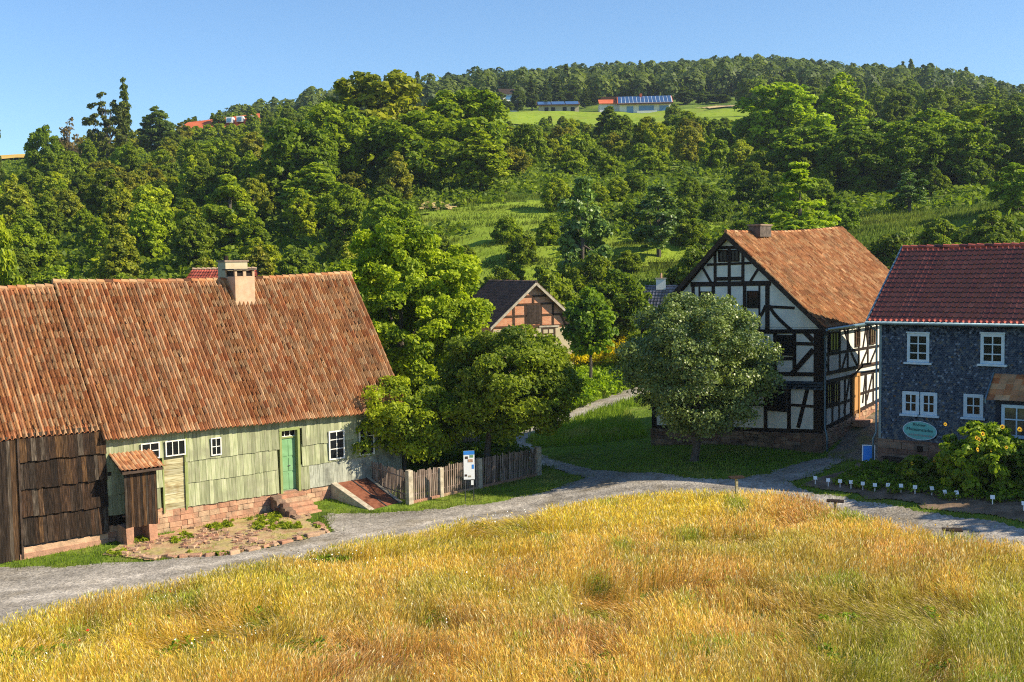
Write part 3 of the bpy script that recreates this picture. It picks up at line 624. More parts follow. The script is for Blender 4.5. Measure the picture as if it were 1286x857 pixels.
for (a, c) in zip(pts[1:-1], pts[2:]): g0, g1 = gl(*a), gl(*c); b.hexa([(a[0], a[1] - .08, g0 - .3), (c[0], c[1] - .08, g1 - .3), (c[0], c[1] + .08, g1 - .3), (a[0], a[1] + .08, g0 - .3), (a[0], a[1] - .08, g0 + .12), (c[0], c[1] - .08, g1 + .12), (c[0], c[1] + .08, g1 + .12), (a[0], a[1] + .08, g0 + .12)])
b.build('base_kerb', M['sandstone'], fe)
fe2 = empty('picket_fence', BO, BY, 'rear picket fence half hidden behind the trees of the fenced garden', 'fence')
pk = B(); rl = B()
for k in range(70):
    u = 15.4 + k * .115; y = 3.4; g = gl(u, y); h = random.uniform(1.3, 1.42); pk.box(u - .035, u + .035, y, y + .02, g + .1, g + h + .1)
rl.tube([(15.4, 3.45, gl(15.4, 3.4) + .5), (23.4, 3.45, gl(23.4, 3.4) + .5)], .035, 6); rl.tube([(15.4, 3.45, gl(15.4, 3.4) + 1.2), (23.4, 3.45, gl(23.4, 3.4) + 1.2)], .035, 6)
pk.build('pickets', M['picket'], fe2); rl.build('rail', M['picket'], fe2)

def info_sign(x, y, rz):
    t = empty('info_sign', (x, y, Z(x, y)), rz, 'tall white information panel with small pictures in front of the picket fence', 'sign')
    b = B(); b.box(-.26, .26, -.015, .015, 1.05, 2.42); pn = b.build('panel', M['sign_white'], t)
    b = B(); b.box(-.26, .26, -.022, -.0155, 2.24, 2.42); b.build('header', M['sign_blue'], pn)
    for (px, pz, w, h, mm) in ((-.12, 2.1, .07, .06, 'dark_wood'), (.12, 2.16, .09, .06, 'green_paint'), (.06, 1.95, .12, .07, 'sandstone'), (.18, 1.66, .05, .1, 'sign_blue'), (-.16, 1.25, .06, .05, 'dark_wood'), (.02, 1.2, .07, .04, 'concrete')):
        b = B(); b.box(px - w, px + w, -.022, -.0155, pz - h, pz + h); b.build('picture', M[mm], pn)
    for s in (-.2, .2): b = B(); b.tube([(s, .03, -.2), (s, .03, 2.3)], .02, 6); b.build('post', M['metal_dark'], t)
    b = B(); b.box(.08, .2, -.02, 0, .78, 1.0); b.build('label_plate', M['sign_white'], t)
info_sign(-2.13, 52.5, R(8))

# ------------------------------------------------------------------ TIMBER HOUSE
TY = R(-42.32); TO = (15.59, 55.98, .72)
th = empty('timber_framed_house', TO, TY, 'half timbered house with white panels, dark beams and steep orange tiled roof', 'house')
G = 10.38; SL = 12.9
gab = lambda u, o, h: (u, -o, h)
sid = lambda u, o, h: (o, u, h)
ax = -5.3; az_ = 11.42
slL = (az_ - .15 - 6.4) / (-5.3 + 10.5)
b = B(gab); b.hexa([(-G, 0, -1.2), (0, 0, -1.2), (0, 0, 6.5), (-G, 0, 6.2), (-G, -.2, -1.2), (0, -.2, -1.2), (0, -.2, 6.5), (-G, -.2, 6.2)])
b.v += [b.T(-G, 0, 6.2), b.T(0, 0, 6.45), b.T(ax, 0, 11.2), b.T(-G, -.2, 6.2), b.T(0, -.2, 6.45), b.T(ax, -.2, 11.2)]; n = len(b.v) - 6
b.f += [[n, n + 1, n + 2], [n + 3, n + 4, n + 5]]; b.r += [.5, .5]; b.m += [0, 0]
b.build('gable_wall', M['plaster'], th)
b = B(sid); b.box(0, SL, -.2, 0, -1.2, 6.62); b.build('side_wall', M['plaster'], th)
b = B(); b.face([(-G, .2, -1.2), (-G, SL, -1.2), (-G, SL, 6.2), (-G, .2, 6.2)]); b.face([(-G, SL, -1.2), (0, SL, -1.2), (0, SL, 6.5), (ax, SL, 11.2), (-G, SL, 6.2)]); b.build('rear_wall', M['plaster'], th)
# stone plinths
def ptop(u): return 1.12 + .064 * min(u, 0) if u < 0 else 1.15 + .06 * u
stones(gab, -G - .06, .06, -1.0, lambda u: 1.12 + .062 * u, rh=(.12, .26), sw=(.25, .8), o=.1, seed=51, jit=.02).build('stone_plinth', M['sandstone_dark'], th)
b = B(gab); b.hexa([(-G, .07, -1.4), (.05, .07, -1.4), (.05, .07, 1.1), (-G, .07, .46), (-G, 0, -1.4), (.05, 0, -1.4), (.05, 0, 1.1), (-G, 0, .46)]); b.build('plinth_mortar', M['mortar_dark'], th)
b = B(gab); b.box(-1.05, .12, 0, .14, -.9, 1.1, j=.01); b.build('corner_stone', M['sandstone_dark'], th)
stones(sid, .0, SL, -.6, lambda u: 1.2 + .13 * u, rh=(.14, .26), sw=(.25, .6), o=.08, seed=52, jit=.02).build('stone_plinth', M['sandstone'], th)
# gable framing
fb = B(gab); FB = lambda *a, **k: fb.wall_beam(*a, o0=0, **k)
FB(-G, .58, 0.1, 1.22, .2, o1=.05)          # sill
FB(-G, 3.2, .1, 3.6, .16, o1=.05); FB(-G, 3.7, .1, 4.12, .2, o1=.05)
FB(-G, 5.98, .1, 6.3, .22, o1=.05)          # floor1
FB(-7.75, 8.66, -2.85, 8.72, .25, o1=.045)  # collar
FB(-6.7, 9.72, -4.0, 9.78, .13, o1=.04)
FB(-6.1, 10.62, -4.6, 10.62, .16, o1=.04)
FB(-.2, 1.1, -.2, 6.3, .42, o1=.06)         # corner post
FB(-G + .15, .5, -G + .15, 6.1, .3, o1=.06)
# ground floor
for u in (-9.3, -8.0, -6.6, -5.2, -3.15, -1.8): FB(u, 1.2 + .062 * u, u, 3.5 + .04 * u, .2, o1=.035)
FB(-1.8, 2.45, -.3, 2.46, .14, o1=.03); FB(-.72, 3.5, -1.28, 1.3, .2, o1=.04)
FB(-G, 1.9, -3.15, 2.35, .14, o1=.03); FB(-9.2, .8, -8.1, 3.1, .2, o1=.04)
# first floor
for u in (-9.2, -7.9, -6.6, -5.3, -4.1, -2.6, -1.5): FB(u, 4.1 + .04 * u, u, 6.25 + .03 * u, .2, o1=.035)
FB(-1.5, 5.63, -.4, 5.64, .17, o1=.03); FB(-.45, 5.35, -1.7, 4.0, .26, o1=.04); FB(-.95, 6.25, -.45, 5.8, .25, o1=.04); FB(-G, 4.6, -2.5, 4.92, .18, o1=.03); FB(-2.5, 4.8, -1.4, 4.86, .18, o1=.032)
FB(-9.1, 5.8, -9.9, 4.0, .22, o1=.04)
# attic
for u in (-7.6, -6.32, -5.33, -4.4, -3.05): FB(u, 6.2, u, 8.6, .19 if u != -3.05 else .24, o1=.035)
FB(-7.2, 6.2, -7.2, 8.6, .1, o1=.03); FB(-3.52, 6.2, -3.52, 8.6, .1, o1=.03)
FB(-2.95, 7.5, -1.5, 7.45, .14, o1=.03); FB(-7.7, 7.4, -9.2, 7.3, .14, o1=.03)
# curved braces
for s, u0 in ((1, -3.05), (-1, -7.6)):
    pr = None
    for k in range(6):
        t = k / 5; uu = u0 + s * (.1 + 1.35 * t); hh = 7.55 - 1.3 * t ** .75
        if pr: FB(pr[0], pr[1], uu, hh, .17, o1=.04)
        pr = (uu, hh)
    pr = None
    for k in range(6):
        t = k / 5; uu = u0 - s * (.1 + .95 * t); hh = 7.55 - 1.3 * t ** .75
        if pr: FB(pr[0], pr[1], uu, hh, .15, o1=.04)
        pr = (uu, hh)
for u in (-6.2, -5.33, -4.5): FB(u, 8.8, u, 10.6, .17, o1=.035)
FB(-7.1, 9.75, -6.45, 8.75, .13, o1=.035); FB(-3.5, 9.6, -4.1, 8.75, .13, o1=.035); FB(-6.2, 8.95, -4.5, 8.97, .2, o1=.03)
fb.build('timber_frame', M['frame_dark'], th)
# shingled band between storeys
random.seed(61); b = B(gab)
for row in range(3):
    u = -G
    while u < .1:
        b.hexa([(u, .05, 3.62 - row * .14 + .04 * u + .14), (u + .12, .05, 3.62 - row * .14 + .04 * u + .14), (u + .12, .02, 3.62 - row * .14 + .04 * u + .14), (u, .02, 3.62 - row * .14 + .04 * u + .14),
                (u, .12, 3.62 - row * .14 + .04 * u), (u + .12, .12, 3.62 - row * .14 + .04 * u), (u + .12, .09, 3.62 - row * .14 + .04 * u), (u, .09, 3.62 - row * .14 + .04 * u)]); u += .125
b.build('shingle_band', M['slate'], th)
# gable windows
wk = dict(mf=M['frame_dark'], mp=M['glass'])
window(th, gab, -5.98, -5.43, 9.86, 10.5, 2, [1], fr=.07, o=.03, **wk); window(th, gab, -5.25, -4.7, 9.86, 10.5, 2, [1], fr=.07, o=.03, **wk)
MFB = M['frame_dark']
window(th, gab, -7.1, -6.42, 7.35, 8.28, 2, [1, 1], MFB, M['glass'], fr=.07, o=.03); window(th, gab, -4.24, -3.56, 7.42, 8.32, 2, [1, 1], MFB, M['glass'], fr=.07, o=.03)
window(th, gab, -2.48, -1.6, 5.0, 6.06, 2, [.6, 1], M['frame_dark'], M['glass'], fr=.12, o=.03); window(th, gab, -6.5, -5.55, 4.8, 5.9, 2, [.6, 1], M['frame_dark'], M['glass'], fr=.12, o=.03)
window(th, gab, -3.02, -1.92, 2.06, 3.38, 2, [.6, 1, 1], M['frame_dark'], M['glass'], fr=.12, o=.03); window(th, gab, -7.9, -6.8, 1.6, 3.0, 2, [.6, 1, 1], M['frame_dark'], M['glass'], fr=.12, o=.03)
# side framing
fb = B(sid); FB = lambda *a, **k: fb.wall_beam(*a, o0=0, **k)
FB(0, 1.28, SL, 2.9, .24, o1=.05); FB(0, 4.12, SL, 4.3, .18, o1=.05); FB(0, 3.68, SL, 3.95, .18, o1=.045); FB(0, 6.52, SL, 6.6, .2, o1=.06)
FB(0, 5.08, SL, 5.2, .14, o1=.03); FB(0, 2.36, 3.4, 2.5, .14, o1=.03); FB(4.1, 2.7, SL, 3.1, .14, o1=.03)
FB(.14, 1.2, .14, 6.5, .28, o1=.055)
for u in (.7, 1.98, 2.9, 4.2, 5.3, 6.4, 7.6, 8.8, 10, 11.2): FB(u, 4.2, u, 6.5, .15, o1=.035)
for (a, c) in ((.25, .75), (2.75, 2.2), (3.3, 4.1), (5.2, 4.4), (6.3, 5.5)): FB(a, 5.0, c, 4.2, .13, o1=.035)
FB(2.4, 6.4, 3.2, 5.2, .13, o1=.035); FB(5.0, 6.4, 5.3, 5.3, .12, o1=.035); FB(4.7, 5.2, 5.1, 6.4, .12, o1=.035)
for u in (.42, 1.18, 1.95, 2.6, 3.3, 4.3, 5.1, 6.0, 7.2, 8.4, 9.8): FB(u, 1.4 + .12 * u, u, 3.7, .14, o1=.035)
FB(3.1, 3.6, 2.5, 1.9, .13, o1=.035); FB(5.9, 3.7, 5.2, 2.3, .13, o1=.035); FB(5.0, 3.7, 4.7, 2.2, .12, o1=.034)
fb.build('timber_frame', M['frame_dark'], th)
M['glass_green'] = mat('glass_green', (.02, .03, .01), (.12, .18, .03), nscale=2.5, rough=.12, spec=.5)
window(th, sid, .78, 1.9, 5.2, 6.2, 3, [1], M['frame_dark'], M['glass_green'], fr=.08, o=.03)
window(th, sid, 3.72, 4.25, 5.28, 6.2, 2, [1, 1], M['frame_brown'], M['glass_warm'], fr=.1, o=.03)
window(th, sid, 5.5, 6.1, 5.28, 6.2, 2, [1, 1], M['frame_brown'], M['glass_warm'], fr=.1, o=.03)
window(th, sid, .48, 1.12, 2.48, 3.6, 2, [1, 1, 1], M['frame_dark'], M['glass_warm'], fr=.08, o=.03); window(th, sid, 1.24, 1.9, 2.5, 3.6, 2, [1, 1, 1], M['frame_dark'], M['glass_warm'], fr=.08, o=.03)
b = B(sid); b.box(3.5, 4.12, -.05, .05, 1.5, 3.72); dr = b.build('door', M['orange_door'], th)
b = B(sid); b.box(3.4, 3.5, 0, .1, 1.4, 3.85); b.box(4.12, 4.22, 0, .1, 1.4, 3.85); b.box(3.4, 4.22, 0, .1, 3.72, 3.9); b.build('door_frame', M['orange_door'], dr)
b = B(sid); b.tube([(3.6, .1, 2.6), (3.6, .1, 2.75)], .02, 6); b.build('handle', M['metal_dark'], dr)
b = B(sid); b.box(3.3, 4.35, .1, .75, 1.1, 1.42); b.build('door_step', M['sandstone'], th, bevel=.02)
# canopy beam over the door
b = B(sid); b.wall_beam(3.2, 4.42, 7.2, 4.3, .09, .62, .7); b.tube([(3.3, .04, 3.7), (3.3, .66, 4.35)], .05, 6); b.tube([(6.9, .04, 3.7), (6.9, .66, 4.3)], .05, 6); b.build('canopy_bracket', M['frame_brown'], th)
# roof
ov = .42
ER = (.42, -ov, 6.46); RR0 = (ax, -ov, az_); RR1 = (ax, SL + .3, az_ + .45); ERb = (.42, SL + .3, 6.75)
tiled('front_roof', th, M['tile_brown'], ER, ERb, RR0, RR1, .19, .34, amp=.075, step=.035, sag=.15, seed=71, rough_j=.012, wob=.03)
EL = (-G - .45, -ov, 6.15); ELb = (-G - .45, SL + .3, 6.3)
tiled('rear_roof', th, M['tile_brown'], ELb, EL, RR1, RR0, .17, .3, amp=.04, seed=72, seg=2)
ridge_caps(th, M['tile_old'], (ax, -ov, az_ + .02), (ax, SL + .3, az_ + .46), r=.1, sag=.15, seed=7)
b = B(gab)
for (E0, w) in (((.42, 6.46), 1), ((-G - .45, 6.15), -1)):
    b.hexa([(E0[0], ov + .02, E0[1] - .3), (E0[0], ov - .05, E0[1] - .3), (ax, ov - .05, az_ - .32), (ax, ov + .02, az_ - .32), (E0[0], ov + .02, E0[1] + .02), (E0[0], ov - .05, E0[1] + .02), (ax, ov - .05, az_ + .0), (ax, ov + .02, az_ + .0)])
    b.hexa([(E0[0], ov - .05, E0[1] - .12), (E0[0], 0, E0[1] - .12), (ax, 0, az_ - .15), (ax, ov - .05, az_ - .15), (E0[0], ov - .05, E0[1] - .06), (E0[0], 0, E0[1] - .06), (ax, 0, az_ - .07), (ax, ov - .05, az_ - .07)])
b.build('barge_board', M['dark_wood'], th)
b = B(); b.tube([(.5, -.45, 6.42), (.5, SL + .2, 6.66)], .075, 8); b.tube([(.5, -.3, 6.4), (.2, -.1, 6.0), (.13, .12, 5.7), (.13, .12, 1.4), (.28, .05, 1.0), (.28, .05, -.1)], .05, 8); b.build('gutter', M['zinc'], th, smooth=True)
b = B(); b.box(ax - .1, ax + .62, 2.1, 3.3, 11.2, 11.8, .4); cm = b.build('chimney', M['mortar_dark'], th)
b = B(); b.box(ax - .15, ax + .67, 2.05, 3.35, 11.8, 11.88); b.build('cap', M['mortar'], cm)

# ------------------------------------------------------------------ BLUE SLATE HOUSE (right)
UY = R(-37.66); UO = (16.87, 50.98, 1.44)
uh = empty('slate_clad_house', UO, UY, 'two storey house clad in blue grey slate with pale blue windows and dark red roof', 'house')
UL = 13.; UW = 8.61; he = 6.37; hr = 9.66
b = B(); b.box(0, UL, .02, UW, -1.5, 6.3); b.v += [(0, .02, 6.28), (0, UW, 6.28), (0, UW / 2, 9.5), (UL, .02, 6.28), (UL, UW, 6.28), (UL, UW / 2, 9.5)]; n = len(b.v) - 6
b.f += [[n, n + 1, n + 2], [n + 3, n + 4, n + 5]]; b.r += [.5, .5]; b.m += [0, 0]; b.build('wall', M['slate_core'], uh)
def slates(T, u0, u1, h0, h1, seed, holes):
    g = np.random.default_rng(seed); w, hh = .115, .085; V = []; F = []; Rn = []
    nr = int((h1 - h0) / hh)
    for r in range(nr):
        n = int((u1 - u0) / w); off = (r % 2) * w / 2
        for k in range(n):
            u = u0 + off + k * w; h = h0 + r * hh
            if any(a < u + w / 2 < c and e < h + hh / 2 < f for a, c, e, f in holes) or u + w > u1 + .02: continue
            t = g.normal(0, .011); t2 = g.normal(0, .011); d = g.uniform(0, .006); i = len(V)
            P = [(u + .003, .012 + d, h + hh * 1.2), (u + w - .003, .012 + d + t, h + hh * 1.2), (u + w - .003, .038 + t + t2 + d, h + .024), (u + w / 2, .04 + t2 + t / 2 + d, h), (u + .003, .038 + t2 + d, h + .03)]
            V += [T(*p) for p in P]; F.append([i, i + 1, i + 2, i + 3, i + 4]); Rn.append(g.random() ** 1.3 * .8 if g.random() > .05 else 1.)
    return np_obj('slate_cladding', np.array(V), np.array(F), M['slate'], Rn, uh)
wins = [(1.26, 2.24, 4.5, 5.8, 'up'), (4.42, 5.4, 4.55, 5.86, 'up'), (7.6, 8.58, 4.6, 5.9, 'up'), (1.07, 1.82, 2.14, 3.17, 'lo'), (1.87, 2.61, 2.14, 3.17, 'lo'), (3.74, 4.57, 2.18, 3.2, 'lo')]
slates(front, 0, UL, .9, 6.3, 5, [w[:4] for w in wins])
for (a, c, e, f, k) in wins:
    if k == 'up': window(uh, front, a, c, e, f, 2, [.8, 1, .7], M['blue_paint'], M['glass'], fr=.13, bar=.05, o=.03, proud=.07, sill=.12, hood=.03)
    else: window(uh, front, a, c, e, f, 2, [1, 1], M['blue_paint'], M['glass'], fr=.15, bar=.05, o=.03, proud=.07, sill=.1)
stones(front, -.05, UL, -.55, .92, rh=(.22, .34), sw=(.5, 1.1), o=.05, seed=81).build('stone_plinth', M['sandstone_dark'], uh)
b = B(front); b.box(-.03, UL, -.1, .03, -1.5, .93); b.build('plinth_mortar', M['mortar_dark'], uh)
b = B(front); b.box(1.74, 1.99, .05, .095, .45, .72); b.build('vent', M['frame_dark'], uh)
b = B(front); b.box(-.02, .1, .0, .06, .9, 6.3); b.build('corner_trim', M['zinc'], uh)
tiled('front_roof', uh, M['tile_dark'], (-.42, -.42, 6.3), (UL + .4, -.42, 6.3), (-.42, UW / 2, hr), (UL + .4, UW / 2, hr), .24, .36, amp=.07, step=.075, sag=0, seed=82, rough_j=.003, profile='pan', wob=.004)
tiled('rear_roof', uh, M['tile_dark'], (UL + .4, UW + .42, 6.3), (-.42, UW + .42, 6.3), (UL + .4, UW / 2, hr), (-.42, UW / 2, hr), .22, .33, amp=.045, step=.05, sag=0, seed=83, seg=2)
ridge_caps(uh, M['tile_dark'], (-.42, UW / 2, hr + .02), (UL + .4, UW / 2, hr + .02), r=.11, seed=9)
b = B(); b.hexa([(-.5, -.44, 6.14), (-.42, -.44, 6.14), (-.42, UW / 2, hr - .14), (-.5, UW / 2, hr - .14), (-.5, -.44, 6.4), (-.42, -.44, 6.4), (-.42, UW / 2, hr + .1), (-.5, UW / 2, hr + .1)])
b.hexa([(-.5, UW + .44, 6.14), (-.42, UW + .44, 6.14), (-.42, UW / 2, hr - .14), (-.5, UW / 2, hr - .14), (-.5, UW + .44, 6.4), (-.42, UW + .44, 6.4), (-.42, UW / 2, hr + .1), (-.5, UW / 2, hr + .1)]); b.build('verge_trim', M['zinc'], uh)
b = B(); b.hexa([(-.42, -.38, 6.16), (UL + .3, -.38, 6.16), (UL + .3, .02, 6.3), (-.42, .02, 6.3), (-.42, -.38, 6.22), (UL + .3, -.38, 6.22), (UL + .3, .02, 6.5), (-.42, .02, 6.5)]); b.build('soffit', M['dark_wood'], uh)
b = B(); b.tube([(-.5, -.5, 6.26), (UL + .4, -.5, 6.26)], .08, 8); b.tube([(-.4, -.48, 6.2), (-.12, -.1, 5.85), (-.12, -.08, 1.2), (-.24, -.14, .9), (-.24, -.14, -.2)], .05, 8); b.build('gutter', M['zinc'], uh, smooth=True)
# porch on the right
b = B(front); b.box(5.3, 8.3, 0, 1.0, .6, 3.1); pw = b.build('porch', M['slate_core'], uh); stones(front, 5.3, 8.3, -.6, .65, o=1.05, seed=84).build('porch_plinth', M['sandstone_dark'], pw)
tiled('porch_roof', pw, M['tile_old'], (5.0, -1.32, 3.12), (8.6, -1.32, 3.12), (5.0, -.02, 4.14), (8.6, -.02, 4.14), .3, .3, amp=.02, seed=85, sag=0, profile='flat')
b = B(front); b.hexa([(4.94, 1.34, 3.0), (5.0, 1.34, 3.0), (5.0, 0, 4.04), (4.94, 0, 4.04), (4.94, 1.34, 3.2), (5.0, 1.34, 3.2), (5.0, 0, 4.24), (4.94, 0, 4.24)]); b.build('verge_trim', M['zinc'], pw)
window(pw, front, 5.55, 6.75, 1.55, 2.95, 2, [.9, 1.2], M['blue_paint'], M['glass_warm'], fr=.13, bar=.05, o=1.0, proud=.06)
# oval shop sign
sg = empty('oval_sign', UO, UY, 'oval turquoise sign with dark lettering on the slate wall below the paired windows', 'sign')
b = B(front); n = 40; P = [(1.87 + .76 * math.cos(2 * math.pi * k / n), 1.42 + .43 * math.sin(2 * math.pi * k / n) - .03 * math.cos(2 * math.pi * k / n)) for k in range(n)]
b.face([(u, .12, h) for u, h in P], .5); b.face([(u, .06, h) for u, h in P], .5)
for k in range(n): a, c = P[k], P[(k + 1) % n]; b.face([(a[0], .06, a[1]), (c[0], .06, c[1]), (c[0], .12, c[1]), (a[0], .12, a[1])], .5)
b.build('board', M['sign_teal'], sg)
b = B(front)
for k in range(n):
    a, c = P[k], P[(k + 1) % n]; ia = (1.87 + (a[0] - 1.87) * .95, 1.42 + (a[1] - 1.42) * .93); ic = (1.87 + (c[0] - 1.87) * .95, 1.42 + (c[1] - 1.42) * .93)
    b.face([(a[0], .128, a[1]), (c[0], .128, c[1]), (ic[0], .128, ic[1]), (ia[0], .128, ia[1])], .5)
b.build('rim', M['blue_paint'], sg)
def text(s, size, u, h, m, parent, o=.13, tilt=-.04):
    cu = bpy.data.curves.new('lettering', 'FONT'); cu.body = s; cu.size = size; cu.align_x = 'CENTER'; cu.align_y = 'CENTER'; cu.extrude = .004; cu.resolution_u = 3
    tmp = bpy.data.objects.new('lettering', cu); COL.objects.link(tmp); dg = bpy.context.evaluated_depsgraph_get(); me = bpy.data.meshes.new_from_object(tmp.evaluated_get(dg)); bpy.data.objects.remove(tmp)
    me.materials.clear(); me.materials.append(m); o2 = link(bpy.data.objects.new('lettering', me), parent); o2.location = (u, -o, h); o2.rotation_euler = (R(90), -tilt, 0); return o2
text('Rhöner', .19, 1.85, 1.68, M['sign_ink'], sg); text('Museumsladen', .2, 1.87, 1.46, M['sign_ink'], sg)
b = B(front); random.seed(4); u = 1.38
while u < 2.36: w = random.uniform(.04, .09); b.box(u, u + w, .12, .13, 1.17 - .03 * (u - 1.87), 1.25 - .03 * (u - 1.87)); u += w + .025
b.build('lettering', M['zinc'], sg)
# bench against the plinth
bn = empty('bench', UO, UY, 'dark wooden bench standing against the stone plinth of the slate house', 'bench')
b = B(front); b.box(.25, 2.1, .22, .36, .1, .15); b.box(.25, 2.1, .38, .52, .1, .15); b.build('seat', M['dark_wood'], bn)
for u in (.35, 1.9): b = B(front); b.box(u, u + .1, .25, .5, -.5, .1); b.build('leg', M['dark_wood'], bn)
# blue notice board by the corner
nb = empty('notice_stand', (16.45, 51.2, Z(16.45, 51.2)), R(-20), 'small bright blue notice stand at the corner of the slate house', 'sign')
b = B(); b.hexa([(-.26, -.12, .12), (.26, -.12, .12), (.26, -.09, .12), (-.26, -.09, .12), (-.26, .12, .86), (.26, .12, .86), (.26, .15, .86), (-.26, .15, .86)]); b.build('panel', M['sign_blue'], nb)
b = B()
for (x0, x1, t0, t1) in ((-.28, .28, .96, 1.02), (-.28, .28, -.02, .04), (-.29, -.24, 0, 1), (.24, .29, 0, 1)):
    f = lambda t: (-.13 + .24 * t, .12 + .74 * t)
    y0, z0 = f(t0); y1, z1 = f(t1); b.hexa([(x0, y0 - .01, z0), (x1, y0 - .01, z0), (x1, y0 + .005, z0), (x0, y0 + .005, z0), (x0, y1 - .01, z1), (x1, y1 - .01, z1), (x1, y1 + .005, z1), (x0, y1 + .005, z1)])
b.build('frame', M['sign_white'], nb)
for s in (-.2, .2): b = B(); b.tube([(s, -.1, 0), (s, .14, .8)], .015, 6); b.tube([(s, .35, 0), (s, .14, .8)], .015, 6); b.build('leg', M['metal_dark'], nb)

# ------------------------------------------------------------------ BRICK BARN in the middle
def brick_barn():
    y0 = R(22); O = (2.0, 97, Z(2, 97) - .2); t = empty('brick_barn', O, y0, 'small timber framed brick barn with dark tiled roof behind the walnut tree', 'barn')
    hw = 3.85; hap = 9.0 - O[2]; hev = 5.6 - O[2]; f = lambda u, o, h: (u, -o, h); L = 11
    b = B(f); b.box(-hw, hw, -L, 0, -1, hev); b.v += [b.T(-hw, 0, hev), b.T(hw, 0, hev), b.T(0, 0, hap), b.T(-hw, -L, hev), b.T(hw, -L, hev), b.T(0, -L, hap)]; n = len(b.v) - 6
    b.f += [[n, n + 1, n + 2], [n + 3, n + 4, n + 5]]; b.r += [.5, .5]; b.m += [0, 0]; b.build('wall', M['brick'], t)
    fb = B(f); W = lambda *a: fb.wall_beam(*a, .17, 0, .05)
    W(-hw, hev - .3, hw, hev - .3); W(-2.9, hev + .6, -.75, hev + .62); W(.6, hev + .65, 2.7, hev + .68); W(-1.9, hev + 1.6, 1.9, hev + 1.65); W(-1.1, hev + 2.3, 1.1, hev + 2.33)
    W(-1.95, hev - .3, -1.95, hev + 1.6); W(1.75, hev - .3, 1.75, hev + 1.6); W(-.1, hev + 1.6, -.1, hev + 2.3); W(2.5, hev + .6, 2.95, hev - .3); W(-.82, hev - .2, -.82, hev + 1.6); W(.62, hev - .2, .62, hev + 1.6)
    fb.build('timber_frame', M['frame_brown'], t)
    boards(f, -.74, .54, hev + 1.55, hev - .1, .16, .26, o=.03, tilt=0, seed=91).build('loft_door', M['dark_wood'], t)
    wf = window(t, f, .65, 1.95, hev - 1.55, hev - .45, 2, [1, 1], M['frame_brown'], M['glass'], fr=.14, bar=.07, o=.02)
    b = B(f); b.box(.4, 2.3, .0, .1, hev - .44, hev - .3); b.build('lintel', M['concrete'], wf)
    b = B(f); b.box(-hw - .03, hw + .03, -.05, .03, -1, hev - .5); b.build('rendered_base', M['chimney_pale'], t)
    s = (hap - hev) / hw; e = .45
    tiled('left_roof', t, M['tile_black'], (-hw - e, L, hev - s * e + .1), (-hw - e, -.5, hev - s * e + .1), (0, L, hap + .12), (0, -.5, hap + .12), .3, .36, amp=.05, step=.06, sag=0, seed=92, profile='pan')
    tiled('right_roof', t, M['tile_black'], (hw + e, -.5, hev - s * e + .1), (hw + e, L, hev - s * e + .1), (0, -.5, hap + .12), (0, L, hap + .12), .3, .36, amp=.05, step=.06, sag=0, seed=93, profile='pan')
    ridge_caps(t, M['tile_black'], (0, -.5, hap + .14), (0, L, hap + .14), r=.12)
    b = B(f)
    for sgn in (-1, 1):
        E = (sgn * (hw + e), hev - s * e)
        b.hexa([(E[0], .5, E[1] - .14), (0, .5, hap - .14), (0, .45, hap - .14), (E[0], .45, E[1] - .14), (E[0], .5, E[1] + .14), (0, .5, hap + .14), (0, .45, hap + .14), (E[0], .45, E[1] + .14)])
    b.build('barge_board', M['concrete'], t)
brick_barn()

# house with white chimney behind the apple tree
def slate_cottage():
    O = (14.6, 108, Z(14.6, 108)); t = empty('slate_roofed_cottage', O, R(-8), 'low cottage with grey slate roof and stubby white chimney behind the apple tree', 'house')
    hr_ = 8.3 - O[2]; he_ = 5.0 - O[2]
    b = B(); b.box(-2.2, 6.5, 0, 5.5, -2, he_); b.build('wall', M['white_render'], t)
    for s, nm in ((1, 'front_roof'), (-1, 'rear_roof')):
        ey = -.4 if s == 1 else 5.9
        tiled(nm, t, M['tile_slate'], (-2.6, ey, he_ - .2), (6.8, ey, he_ - .2), (-1.7 if s == 1 else -1.7, 2.75, hr_), (6.8, 2.75, hr_), .33, .38, amp=.06, step=.07, sag=0, seed=95, profile='pan')
    ridge_caps(t, M['tile_slate'], (-1.7, 2.75, hr_ + .03), (6.8, 2.75, hr_ + .03), r=.11)
    b = B(); b.box(-.6, .35, 2.3, 3.2, hr_ - .3, hr_ + .75, .5); c = b.build('chimney', M['white_render'], t)
    b = B(); b.box(-.68, .43, 2.22, 3.28, hr_ + .752, hr_ + .86); b.build('cap', M['concrete'], c)
    b = B(); b.tube([(-.1, 2.75, hr_ + .85), (-.1, 2.75, hr_ + 1.35)], [.12, .1], 8); b.build('flue_pot', M['sandstone'], c)
    window(t, front, .5, 1.5, 1.8, 3.0, 2, [1, 1], M['white_paint'], M['glass'])
slate_cottage()

